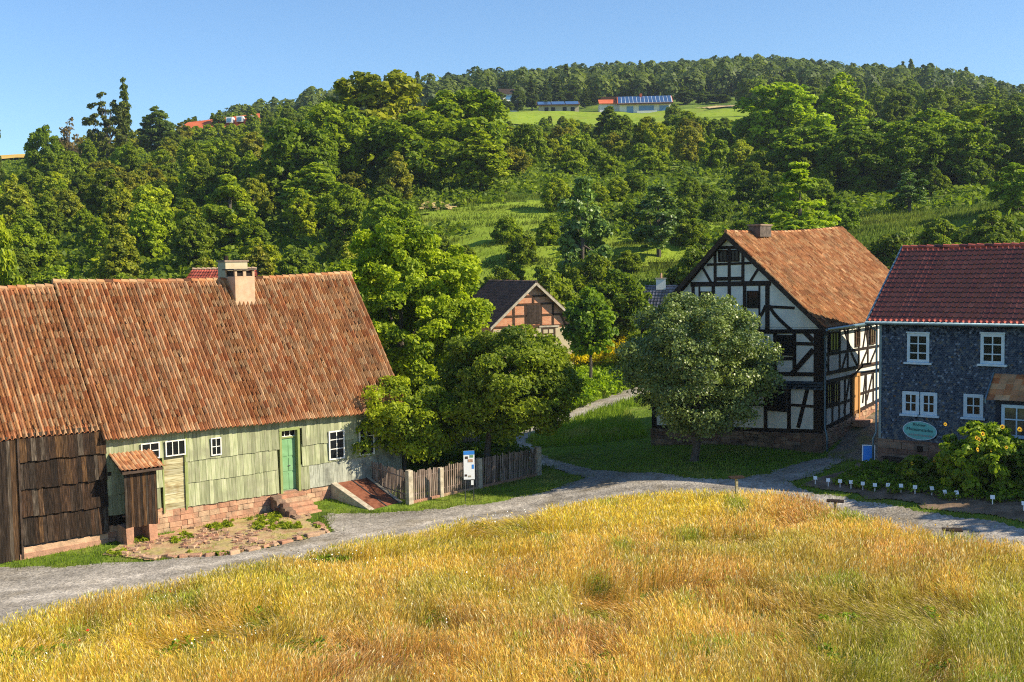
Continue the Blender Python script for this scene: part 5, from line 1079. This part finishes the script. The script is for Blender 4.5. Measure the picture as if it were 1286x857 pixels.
# far forest: nobody could count it
def far_forest():
    g = np.random.default_rng(5); PX = []; 
    n = 5200; d = g.uniform(455 ** .5, 1000 ** .5, n) ** 2; px = g.uniform(-30, 1400, n)
    x = (px - 643) / 1400 * d
    lim = np.interp(px, [-30, 300, 420, 640, 1286, 1400], [480, 480, 470, 470, 455, 455]); k = (d > lim) & ~((px < 290) & (d > 100)); x, d, px = x[k], d[k], px[k]
    cell = {}; keep = []
    for i in range(len(x)):
        q = (int(x[i] // 8.6), int(d[i] // 9.5))
        if q in cell: continue
        cell[q] = 1; keep.append(i)
    x, d = x[keep], d[keep]; z = gz(x, d); n = len(x); nl = 260
    H = g.uniform(9, 15, n); Rr = g.uniform(4.2, 6.8, n); con = (vnoise(x, d, 60, 31) > .6) & (g.random(n) < .18); Rr[con] *= .62; H[con] *= 1.15
    tone = np.clip(vnoise(x, d, 45, 33) * .7 + g.random(n) * .5 - .1, 0, 1)
    t = g.random((n, nl)); th_ = g.random((n, nl)) * 6.283; 
    r = np.where(con[:, None], (1 - t) ** .8, np.sqrt(np.clip(1 - (1.9 * (t - .45)) ** 2, .04, 1))) * Rr[:, None] * np.sqrt(g.uniform(.45, 1, (n, nl))) * (1 + .25 * np.sin(3 * th_ + 7 * t + g.random((n, 1)) * 6))
    P = np.stack([x[:, None] + np.cos(th_) * r, d[:, None] + np.sin(th_) * r, z[:, None] + 1 + H[:, None] * (t * .9 + .05)], -1).reshape(-1, 3)
    N = np.stack([np.cos(th_), np.sin(th_), .25 + t * 1.0], -1).reshape(-1, 3) + g.normal(size=(n * nl, 3)) * .35; N /= np.linalg.norm(N, axis=1)[:, None]
    T = np.cross(N, g.normal(size=N.shape)); T /= np.linalg.norm(T, axis=1)[:, None]; Bt = np.cross(N, T); s = (1.0 * g.uniform(.6, 1.3, n * nl))[:, None]
    V = np.stack([P - T * s, P + Bt * s * .7, P + T * s, P - Bt * s * .7], 1).reshape(-1, 3)
    o = np_obj('forest', V, np.arange(len(V)).reshape(-1, 4), M['leaf'], np.clip(np.repeat(tone, nl) * .8 + g.random(n * nl) * .2, 0, 1)); o.color = (.07, .11, .05, 1); tag(o, kind='stuff'); return n
nf = far_forest()

# undergrowth on the slopes
def undergrowth():
    g = np.random.default_rng(15); n = 26000; d = g.uniform(100 ** .5, 330 ** .5, n) ** 2; px = g.uniform(-120, 1400, n); x = (px - 643) / 1400 * d
    wild = (px < 430) | ((px > 700) & (d > 118) & (d < 170) & (vnoise(x, d, 9, 45) > .45)) | (px > 1180) | ((px < 640) & ((d < 118) | (d > 165))) | ((px >= 640) & (d > 172) & (d < 318)) | ((px > 930) & (d > 150) & (d < 318)) | ((px > 430) & (d < 116)) | (vnoise(x, d, 12, 44) > .72)
    wild &= ~((px > 1050) & (d > 128) & (d < 150)); wild &= ~((px < 60) & (d > 295)); x, d = x[wild], d[wild]
    C = np.stack([x, d, gz(x, d) + .35], -1); Rc = g.uniform(.7, 1.5, len(x)); me = leaves_mesh('undergrowth', 9, C, Rc, 150000, .55, M['leaf'], flat=.7, center=(0, 0, -500))
    o = link(bpy.data.objects.new('undergrowth', me)); o.color = (.085, .14, .022, 1); tag(o, kind='stuff')
undergrowth()

# ------------------------------------------------------------------ grain field and grass
def blades(name, X, Y, Hh, Wb, colr, m, seed, lean=.25, head=0.0, tang=None, wind=(.35, .1)):
    g = np.random.default_rng(seed); n = len(X); z = gz(X, Y); a = g.random(n) * 6.283
    lx = (np.cos(a) * lean * .6 + wind[0] * lean) * Hh; ly = (np.sin(a) * lean * .6 + wind[1] * lean) * Hh
    b = g.random(n) * 3.1416; wx = np.cos(b) * Wb; wy = np.sin(b) * Wb * .6
    p0 = np.stack([X, Y, z - .03], -1); mid = np.stack([X + lx * .35, Y + ly * .35, z + Hh * .6], -1); top = np.stack([X + lx, Y + ly, z + Hh], -1); w = np.stack([wx, wy, 0 * wx], -1)
    V = np.stack([p0 - w, p0 + w, mid + w * .8, mid - w * .8, mid + w * .8, mid - w * .8, top - w * .15, top + w * .15], 1)
    F = np.arange(n)[:, None] * 8 + np.array([[0, 1, 2, 3]]); F2 = np.arange(n)[:, None] * 8 + np.array([[5, 4, 7, 6]])
    Fs = [F, F2]; Vs = [V.reshape(-1, 3)]; cols = [colr, colr]; base = len(Vs[0])
    if head:
        hsel = g.random(n) < head; t = top[hsel]; k = hsel.sum(); hw = (Wb[hsel] * 2.0)[:, None]; hl = g.uniform(.08, .15, k)[:, None]
        d = np.stack([lx[hsel], ly[hsel], Hh[hsel] * .35], -1); d /= np.linalg.norm(d, axis=1)[:, None] + 1e-6; wv = w[hsel] / (Wb[hsel][:, None] + 1e-6)
        q = np.stack([t - d * hl * .3, t + d * hl * .4 + wv * hw * .8, t + d * hl * 1.2, t + d * hl * .4 - wv * hw * .8], 1).reshape(-1, 3)
        Vs.append(q); Fs.append(base + np.arange(k)[:, None] * 4 + np.array([[0, 1, 2, 3]])); cols.append(np.clip(colr[hsel] * 1.12 + .03, 0, 1))
    V = np.concatenate(Vs); F = np.concatenate(Fs); c = np.concatenate(cols)
    me = np_mesh(name, V, F, m); at = me.attributes.new('tint', 'FLOAT_COLOR', 'FACE'); at.data.foreach_set('color', np.c_[c, np.ones(len(c))].astype(np.float32).ravel())
    return link(bpy.data.objects.new(name, me))
def tint_mat(name, trans, rough=.8):
    m = bpy.data.materials.new(name); m.use_nodes = True; nt = m.node_tree; N = nt.nodes; L = nt.links; N.clear()
    out = N.new('ShaderNodeOutputMaterial'); bs = N.new('ShaderNodeBsdfPrincipled'); bs.inputs['Roughness'].default_value = rough; bs.inputs['Specular IOR Level'].default_value = .12
    at = N.new('ShaderNodeAttribute'); at.attribute_name = 'tint'; L.new(at.outputs['Color'], bs.inputs['Base Color']); tr = N.new('ShaderNodeBsdfTranslucent'); L.new(at.outputs['Color'], tr.inputs[0])
    ms = N.new('ShaderNodeMixShader'); ms.inputs[0].default_value = trans; L.new(bs.outputs[0], ms.inputs[1]); L.new(tr.outputs[0], ms.inputs[2]); L.new(ms.outputs[0], out.inputs[0]); return m
M['straw'] = tint_mat('straw', .42)

def in_frame(X, Y, m=200):
    px = 643 + X / np.maximum(Y, 1) * 1400; return (px > -m) & (px < 1286 + m)
def field():
    g = np.random.default_rng(42); P = FIELD_TOP + [(24, 22), (-26, 22), (-30, 30)]
    n = 520000; Y = g.uniform(25, 50, n); X = g.uniform(-22, 24, n); k = inpoly(X + (vnoise(X, Y, 1, 3) - .5) * .8, Y + (vnoise(X, Y, 1.1, 4) - .5) * .8, P) & in_frame(X, Y); X, Y = X[k], Y[k]
    dens = fbm(X, Y, 1.4, 51); k = g.random(len(X)) < np.clip(.05 + dens * 1.3, 0, 1); X, Y = X[k], Y[k]; n = len(X)
    # distance to the road edge (approx by height of edge polyline)
    ex, ey = np.array(FIELD_TOP)[:, 0], np.array(FIELD_TOP)[:, 1]; dist = np.interp(X, ex, ey) - Y
    px = 643 + X / Y * 1400
    green = np.clip((fbm(X, Y, 3.2, 61) - .54) * 4.5, 0, 1) * .55
    green = np.maximum(green, np.clip((vnoise(X, Y, 1.3, 63) - .72) * 5, 0, 1))
    green = np.maximum(green, np.clip(1 - dist / 2.2, 0, 1) * np.clip((560 - px) / 300, 0, 1))
    green = np.maximum(green, np.clip((px - 900) / 200, 0, 1) * np.clip((37 - Y) / 5, 0, 1) * np.clip((fbm(X, Y, 2.2, 64) - .38) * 5, 0, 1) * .8)
    yellow = np.clip(1.25 - dist / 11, 0, 1) * np.clip((px - 250) / 350, 0, 1) * np.clip((1000 - px) / 120, 0, 1) * 1.2
    yellow = np.maximum(yellow, np.clip((500 - px) / 400, 0, .55) + np.clip((fbm(X, Y, 4, 65) - .5) * 3, -.2, .4)); yellow = np.clip(yellow, 0, 1)
    H = (.6 + .3 * fbm(X, Y, 2.5, 52)) * g.uniform(.75, 1.15, n) * np.clip(dist / 1.4 + .2, .22, 1)
    pit = vnoise(X * .6 + Y * .3, Y * 1.4, 2.0, 71); H *= np.clip(1 - (pit - .74) * 5, .45, 1); H = np.where(green > .6, H * np.where(px < 600, .8, 1.0), H)
    straw = np.array([.82, .48, .1]); gold = np.array([.9, .64, .06]); gr = np.array([.36, .41, .03]); br = np.array([.56, .3, .08]); pale = np.array([.9, .74, .36])
    c = straw * (1 - yellow[:, None]) + gold * yellow[:, None]
    q = np.clip((vnoise(X, Y, 1.7, 81) - .45) * 2, 0, .8)[:, None] * (1 - yellow[:, None]); c = c * (1 - q) + br * q
    c = c * (1 - green[:, None]) + gr * green[:, None]; r = g.random(n); c = np.where((r < .16)[:, None], pale * .95, c); c = np.where((r > .93)[:, None], gr * 1.1, c)
    c = np.clip(c * g.uniform(.62, 1.25, n)[:, None], 0, .92)
    near = np.clip((44 - Y) / 16, 0, 1); Wb = g.uniform(.005, .012, n) * (1.15 - .3 * near)
    flat = np.clip((fbm(X, Y, 2.6, 73) - .56) * 7, 0, 1); wa = 6.283 * vnoise(X, Y, 4.5, 74) * 1.4; lean = .28 + .75 * flat; H = H * (1 - .45 * flat)
    c = c * (1 - flat[:, None] * np.array([.2, .3, .2]) * .8)
    o = blades('grain_field', X, Y, H, Wb, c, M['straw'], 1, lean=lean, head=.8, wind=(np.cos(wa) * .9 * (.3 + flat), np.sin(wa) * .9 * (.3 + flat))); tag(o, kind='stuff')
    # weeds: small flowers among the grain
    def dots(nm, cnt, size, cond, m, hh, seed):
        g2 = np.random.default_rng(seed); i = g2.choice(np.nonzero(cond)[0], cnt); C = np.stack([X[i] + g2.normal(0, .2, cnt), Y[i] + g2.normal(0, .2, cnt)], -1); z = gz(C[:, 0], C[:, 1]) + hh * g2.uniform(.75, 1.1, cnt)
        a = g2.random(cnt) * 6.28; s = size * g2.uniform(.6, 1.2, cnt); u = np.stack([np.cos(a) * s, np.sin(a) * s, .3 * s], -1); v = np.stack([-np.sin(a) * s * .6, np.cos(a) * s * .6 - .3 * s, .7 * s], -1); P0 = np.c_[C, z]
        V = np.stack([P0 - u, P0 - v, P0 + u, P0 + v], 1).reshape(-1, 3); o = np_obj(nm, V, np.arange(len(V)).reshape(-1, 4), m); tag(o, kind='stuff')
    dots('white_wildflowers', 480, .03, (vnoise(X, Y, 1.6, 91) > .7) & (px < 760), M['petal_white'], .75, 5)
    dots('poppies', 34, .045, (vnoise(X, Y, 2, 92) > .6) & (px < 420), M['petal_red'], .75, 6)
    dots('yellow_wildflowers', 700, .028, (vnoise(X, Y, 1.3, 93) > .68), M['petal_yellow'], .75, 7)
    # leafy weeds near the bottom
    k = (vnoise(X, Y, 1.2, 94) > .76) & (g.random(n) < .03); C = np.stack([X[k], Y[k], gz(X[k], Y[k]) + .35], -1)
    if len(C): me = leaves_mesh('weeds', 31, C, np.full(len(C), .2), min(9000, len(C) * 16), .07, M['leaf'], elong=2.2); o = link(bpy.data.objects.new('weeds', me)); o.color = (.12, .2, .03, 1); tag(o, kind='stuff')
    return n
nb_ = field()

def grass():
    g = np.random.default_rng(43); n = 420000; Y = g.uniform(33, 90, n) ; X = g.uniform(-24, 26, n); fr = in_frame(X, Y)
    off = (inpoly(X, Y, ROAD) | inpoly(X, Y, FIELD_TOP + [(24, 22), (-26, 22)]) | inpoly(X, Y, BED) | inpoly(X, Y, PASS))
    dx = X - BO[0]; dy = Y - BO[1]; u = dx * math.cos(BY) + dy * math.sin(BY); v = -dx * math.sin(BY) + dy * math.cos(BY); off |= (u < xR) & (v > -.02)
    dirt = inpoly(X, Y, PATCH); 
    dx = X - TO[0]; dy = Y - TO[1]; ut = dx * math.cos(TY) + dy * math.sin(TY); vt = -dx * math.sin(TY) + dy * math.cos(TY); off |= (ut > -G) & (ut < .1) & (vt > 0) & (vt < SL)
    dx = X - UO[0]; dy = Y - UO[1]; uu = dx * math.cos(UY) + dy * math.sin(UY); vu = -dx * math.sin(UY) + dy * math.cos(UY); off |= (uu > 0) & (vu > -.1) & (vu < UW)
    off |= (v < .5) & (v > -3.2) & (u > 7.7) & (u < 9.5) & (v > -2.4); off |= (u > 11.05) & (u < 13.4) & (v > -3.2) & (v < 0)
    k = fr & ~off & (~dirt | ((vnoise(X, Y, .9, 71) > .62) & (g.random(n) < .7))) & (g.random(n) < np.clip(45 / Y, 0, 1) ** 1.5 * .95); X, Y, dirt, u, v = X[k], Y[k], dirt[k], u[k], v[k]; n = len(X)
    wild = ((X < 8) & (Y > 66)) | ((X > 6) & (Y > 80)); lawn = ~wild
    H = np.where(wild, g.uniform(.25, .6, n), g.uniform(.05, .12, n)); Wb = np.where(wild, .03, .013) * g.uniform(.7, 1.3, n)
    c1 = np.array([.17, .28, .018]); c2 = np.array([.27, .37, .03]); c3 = np.array([.38, .35, .08]); q = fbm(X, Y, 3, 77)[:, None]; c = c1 * (1 - q) + c2 * q; r = g.random(n)[:, None]; dry = np.clip((fbm(X, Y, 2, 79) - .55) * 4, 0, .8)[:, None]; c = c * (1 - dry) + c3 * dry
    c = c * g.uniform(.75, 1.25, n)[:, None]
    o = blades('grass', X, Y, H, Wb, c, M['straw'], 2, lean=.5); tag(o, kind='stuff')
    # ragged verge: tufts on the gravel rim
    E = np.array([p for p in ROAD if p[1] > 33 and -22 < p[0] < 21]); n = 9000; i = g.integers(0, len(E) - 1, n); t = g.random(n)[:, None]; P = E[i] * (1 - t) + E[i + 1] * t; ok = np.linalg.norm(E[i] - E[i + 1], axis=1) < 12; P = P[ok] + g.normal(0, .22, (ok.sum(), 2)); n = len(P)
    kk = (vnoise(P[:, 0], P[:, 1], .7, 12) > .4); P = P[kk]; n = len(P)
    o = blades('verge_grass', P[:, 0], P[:, 1], g.uniform(.05, .2, n), g.uniform(.008, .016, n), np.array([.16, .22, .03]) * g.uniform(.7, 1.4, n)[:, None], M['straw'], 3, lean=.7); tag(o, kind='stuff')
grass()
def terrace_grass():
    g = np.random.default_rng(47); n = 150000; d = g.uniform(116, 172, n); px = g.uniform(400, 1330, n); X = (px - 643) / 1400 * d
    k = ((px < 950) | (d < 152)) & (g.random(n) < np.clip(vnoise(X, d, 3.5, 48) * 1.4, .15, 1)); X, Y = X[k], d[k]; n = len(X); q = fbm(X, Y, 7, 49)[:, None]
    band = (np.sin(Y * .9 + 3 * vnoise(X, Y, 14, 50)) > .55)[:, None]
    c = np.array([.12, .2, .02]) * (1 - q) + np.array([.27, .31, .035]) * q; c = np.where(band, c * .7, c) * g.uniform(.7, 1.3, n)[:, None]
    o = blades('meadow_grass', X, Y, g.uniform(.2, .55, n) * np.where(band[:, 0], 1.5, 1), np.full(n, .06), c, M['straw'], 5, lean=.6); tag(o, kind='stuff')
terrace_grass()

# ------------------------------------------------------------------ garden, flowers, small things
def stuff_leaves(name, pts, rc, n, leaf, color, seed, m=None, elong=1.6, hz=.2):
    P = np.array(pts, float); z = gz(P[:, 0], P[:, 1]); C = np.c_[P[:, :2], z + hz]; me = leaves_mesh(name, seed, C, rc * np.random.default_rng(seed).uniform(.7, 1.3, len(C)), n, leaf, m or M['leaf'], elong=elong, center=(0, 0, -60))
    o = link(bpy.data.objects.new(name, me)); o.color = (*color, 1); tag(o, kind='stuff'); return o
g = np.random.default_rng(8)
def rand_in(P, n, seed):
    g = np.random.default_rng(seed); P = np.array(P); lo = P.min(0); hi = P.max(0); q = g.uniform(lo, hi, (n * 8, 2)); q = q[inpoly(q[:, 0], q[:, 1], P)]; return q[:n]
inner = [(13.9, 48.7), (15.2, 46.1), (17.2, 43.6), (20, 41.5), (23.3, 42), (20.9, 46.4), (17.4, 49.6), (16.3, 50.6)]
q = rand_in(inner, 420, 4); stuff_leaves('vegetable_plants', q, .26, 16000, .1, (.1, .17, .03), 4, hz=.16)
def sunflower_clump(x, y, h, w, n, seed, label, heads, color):
    t = empty('sunflower_clump', (x, y, Z(x, y)), 0, label, 'flowers'); g = np.random.default_rng(seed)
    k = int(w * w * 22); a = g.random(k) * 6.28; r = np.sqrt(g.random(k)) * w / 2; zz = g.uniform(.08, 1, k) ** .85 * h * (1 - .35 * (r / (w / 2)) ** 2)
    C = np.stack([np.cos(a) * r, np.sin(a) * r, zz], -1); c = link(bpy.data.objects.new('leaves', leaves_mesh('leaves', seed, C, g.uniform(.16, .3, k), n, .17, M['leaf'], elong=1.4, center=(0, 0, .2))), t); c.color = (*color, 1)
    b = B(); st = []
    for i in range(int(k * .5)): b.tube([(C[i][0] * .9, C[i][1] * .9, 0), (C[i][0], C[i][1], C[i][2])], [.014, .01], 4, cap=False)
    b.build('stems', M['stem'], t)
    for i in range(heads):
        a = g.uniform(2.6, 5.6); rr = w / 2 * g.uniform(.5, 1.02); z = h * g.uniform(.62, 1.03); fx, fy = math.cos(a) * rr, math.sin(a) * rr; b = B(); R0 = g.uniform(.06, .1); nx, ny = g.uniform(-.2, .9), -1.0
        nv = Vector((nx, ny, .4)).normalized(); u = nv.cross(Vector((0, 0, 1))).normalized(); v2 = nv.cross(u); c0 = Vector((fx, fy, z))
        for p in range(12):
            th_ = p / 12 * 6.283; d0 = u * math.cos(th_) + v2 * math.sin(th_); s0 = u * math.cos(th_ + .3) + v2 * math.sin(th_ + .3); s1 = u * math.cos(th_ - .3) + v2 * math.sin(th_ - .3)
            b.face([c0, c0 + s0 * R0 * .65, c0 + d0 * R0 * 1.15 + nv * .02, c0 + s1 * R0 * .65], .5)
        hd = b.build('flower_head', M['petal_yellow'], t); b = B(); b.tube([c0 + nv * .005, c0 + nv * .03], [R0 * .42, R0 * .3], 8); b.build('seed_disc', M['flower_eye'], hd)
    return t
sunflower_clump(19.0, 44.7, 2.7, 3.2, 9000, 301, 'tall clump of yellow sunflowers in the garden before the slate house', 14, (.13, .21, .035))
sunflower_clump(21.0, 43.4, 2.3, 2.8, 7000, 302, 'dark leafy bed of tall plants at the right edge of the garden', 3, (.07, .12, .025))
sunflower_clump(17.3, 46.6, 1.1, 1.7, 1500, 303, 'low orange flowering plants left of the tall sunflowers', 4, (.09, .14, .03))
# yellow goldenrod bed by the young maple
q = rand_in([(3.9, 79), (8.0, 86), (14, 97), (14.5, 104), (5, 103), (1.5, 92)], 500, 6)
o = stuff_leaves('flower_bed_leaves', q, .5, 16000, .22, (.13, .22, .02), 6, hz=.55)
q = rand_in([(5.0, 96), (14.6, 97), (15.5, 105), (4, 106)], 260, 7); o = stuff_leaves('goldenrod_flowers', q, .5, 9000, .2, (.32, .3, .012), 7, hz=1.5)
q = rand_in([(-7, 59.5), (-1.5, 58.5), (1.2, 60), (-.8, 67), (-3.6, 70), (-9, 66)], 200, 9); stuff_leaves('garden_shrubbery', q, .5, 14000, .16, (.06, .11, .018), 9, hz=.5)
# name stakes in the bed
SP = [(13.3,48.7),(13.7,48.1),(14.1,47.7),(14.45,47.3),(14.8,46.8),(15.15,46.3),(15.6,46.0),(16.0,45.6),(16.4,45.1),(16.9,44.6),(17.15,43.9),(17.5,43.6),(18.45,42.5),(19.15,41.4)]
proto = None
for i, (x, y) in enumerate(SP):
    z = Z(x, y) + .04
    if proto is None:
        proto = empty('plant_label', (x, y, z), 0); b = B(); b.box(-.022, .022, -.01, .01, -.1, .3); b.build('stake', M['sign_white'], proto)
        b = B(); b.hexa([(-.1, -.07, .26), (.1, -.07, .26), (.1, -.055, .25), (-.1, -.055, .25), (-.1, .03, .42), (.1, .03, .42), (.1, .045, .41), (-.1, .045, .41)]); b.build('plate', M['sign_white'], proto); e = proto
    else:
        e = proto.copy(); COL.objects.link(e); e.location = (x, y, z)
        for ch in list(proto.children): c = ch.copy(); COL.objects.link(c); c.parent = e
    e.rotation_euler = (0, 0, R(random.uniform(-35, 15))); e.scale = (.8, .8, .85)
    e['category'] = 'plant label'; e['group'] = 'white name stakes along the garden bed'
    e['label'] = 'small white name stake at the edge of the garden bed'
# field info desks
for i, (x, y, lb) in enumerate(((9.4, 46.6, 'small wooden info desk on a post at the top of the grain field'), (12.7, 43.6, 'low weathered info desk half sunk in the grain beside the gravel road'), (15.2, 38.2, 'wooden info desk at the right end of the grain field'))):
    z = Z(x, y); t = empty('info_desk', (x, y, z), R((15, -20, -12)[i]), lb, 'sign'); hh = (1.4, .72, .8)[i]
    b = B(); b.hexa([(-.33, -.14, hh - .02), (.33, -.14, hh - .02), (.33, .14, hh + .02), (-.33, .14, hh + .02), (-.33, -.14, hh + .02), (.33, -.14, hh + .02), (.33, .14, hh + .06), (-.33, .14, hh + .06)]); b.build('desk_board', M['frame_dark'], t)
    b = B(); b.box(-.05, .05, -.05, .05, -.2, hh); b.build('post', M['old_board'], t)
# edging stones of the dirt patch
random.seed(55); E = [(-14.4, 43.3), (-13.2, 43.35), (-12.2, 43.4), (-11.2, 43.6), (-10.3, 44.4), (-9.5, 45.2), (-8.7, 46), (-8.0, 46.8), (-8.3, 47.7), (-8.8, 48.4)]
for (x, y), (x2, y2) in zip(E[:-1], E[1:]):
    for k in range(2):
        t = (k + random.random() * .6) / 2; a, c = x + (x2 - x) * t, y + (y2 - y) * t; b = B(); s = random.uniform(.14, .3); b.box(-s, s, -s * .6, s * .6, -.1, random.uniform(.06, .13), j=.04)
        o = b.build('edging_stone', M['sandstone'], bevel=.03); o.location = (a, c, Z(a, c) + .04); o.rotation_euler = (0, 0, math.atan2(y2 - y, x2 - x) + random.uniform(-.5, .5))
        tag(o, 'rough sandstone block edging the dirt patch before the farmhouse', 'stone', 'sandstone blocks edging the dirt patch')
q = rand_in(PATCH, 900, 14); q = q[(vnoise(q[:, 0], q[:, 1], 1.1, 15) > .42)]; g = np.random.default_rng(16); b = B()
for (x, y) in q:
    s = g.uniform(.03, .13); z = Z(x, y) + .04; b.box(x - s, x + s, y - s * .7, y + s * .7, z - .03, z + s * g.uniform(.3, .8), j=s * .3)
tag(b.build('rubble', M['sandstone']), kind='stuff')
q = rand_in(PATCH, 700, 17); q = q[(vnoise(q[:, 0], q[:, 1], 1.0, 18) > .6)]; stuff_leaves('yard_weeds', q, .13, 5000, .07, (.14, .2, .03), 18, hz=.08, elong=2.4)
# street lamp seen above the yellow flowers, and car roof beyond
lx, ly = 12.0, 104.5; t = empty('street_lamp', (lx, ly, Z(lx, ly)), 0, 'thin grey street lamp left of the slate roofed cottage', 'lamp')
b = B(); b.tube([(0, 0, 0), (0, 0, 5.6), (.12, 0, 5.75)], [.06, .045, .04], 8); b.build('post', M['concrete'], t); b = B(); b.tube([(0, 0, 5.6), (0, 0, 5.75), (0, 0, 5.95), (0, 0, 6.05)], [.1, .22, .16, .03], 10); b.build('lamp_head', M['sign_white'], t)

# ------------------------------------------------------------------ light, sky, camera
EL = R(34); AZ = R(-12)     # towards the sun: azimuth measured from +x
sd = Vector((math.cos(EL) * math.cos(AZ), math.cos(EL) * math.sin(AZ), math.sin(EL)))
ld = bpy.data.lights.new('sun', 'SUN'); ld.energy = 5.0; ld.angle = R(.5); ld.color = (1, .88, .66)
lo = bpy.data.objects.new('sun', ld); COL.objects.link(lo); lo.rotation_euler = (-sd).to_track_quat('-Z', 'Y').to_euler(); lo.location = (60, 20, 60)
w = bpy.data.worlds.new('World'); scene.world = w; w.use_nodes = True; nt = w.node_tree
bg = nt.nodes['Background']; sk = nt.nodes.new('ShaderNodeTexSky'); sk.sky_type = 'NISHITA'; sk.sun_disc = False; sk.sun_elevation = EL; sk.sun_rotation = math.pi / 2 - AZ
sk.altitude = 300; sk.air_density = 1.0; sk.dust_density = .3; sk.ozone_density = 3.0; wb = nt.nodes.new('ShaderNodeMixRGB'); wb.blend_type = 'MULTIPLY'; wb.inputs[0].default_value = 1; wb.inputs[2].default_value = (.7, .85, .97, 1)
nt.links.new(sk.outputs[0], wb.inputs[1]); nt.links.new(wb.outputs[0], bg.inputs[0]); bg.inputs[1].default_value = .108

hz = B(); hz.box(-900, 900, -60, 1080, -60, 200, .5)
hm = bpy.data.materials.new('haze'); hm.use_nodes = True; nt = hm.node_tree; nt.nodes.clear(); ho = nt.nodes.new('ShaderNodeOutputMaterial'); hv = nt.nodes.new('ShaderNodeVolumePrincipled')
hv.inputs['Color'].default_value = (.7, .84, 1, 1); hv.inputs['Density'].default_value = .00012; hv.inputs['Anisotropy'].default_value = .2; nt.links.new(hv.outputs[0], ho.inputs['Volume'])
hz.f = [q[::-1] for q in hz.f]; ho_ = hz.build('haze', hm); tag(ho_, kind='stuff'); scene.cycles.volume_bounces = 0
cd = bpy.data.cameras.new('camera'); cam = bpy.data.objects.new('camera', cd); COL.objects.link(cam); scene.camera = cam
cd.sensor_fit = 'HORIZONTAL'; cd.sensor_width = 36; cd.lens = 1400 / 1286 * 36; cd.clip_end = 9000; cd.clip_start = .5
Fv = Vector((0, .99777727, -.06663727)); Rv = Vector((.9998875, -.00099952, -.0149661)); Uv = Vector((.01499944, .06662977, .99766502))
cam.matrix_world = Matrix(((Rv.x, Uv.x, -Fv.x, 0), (Rv.y, Uv.y, -Fv.y, 0), (Rv.z, Uv.z, -Fv.z, 10.5), (0, 0, 0, 1)))
scene.render.engine = 'CYCLES'; scene.cycles.pixel_filter_type = 'BLACKMAN_HARRIS'; scene.cycles.filter_width = 1.1
scene.cycles.use_denoising = False
scene.cycles.max_bounces = 6; scene.cycles.diffuse_bounces = 3; scene.cycles.transparent_max_bounces = 8
scene.view_settings.view_transform = 'Standard'; scene.view_settings.look = 'None'; scene.view_settings.gamma = 1; scene.view_settings.exposure = 0.85
print('forest', nf, 'trees', n1, 'blades', nb_)
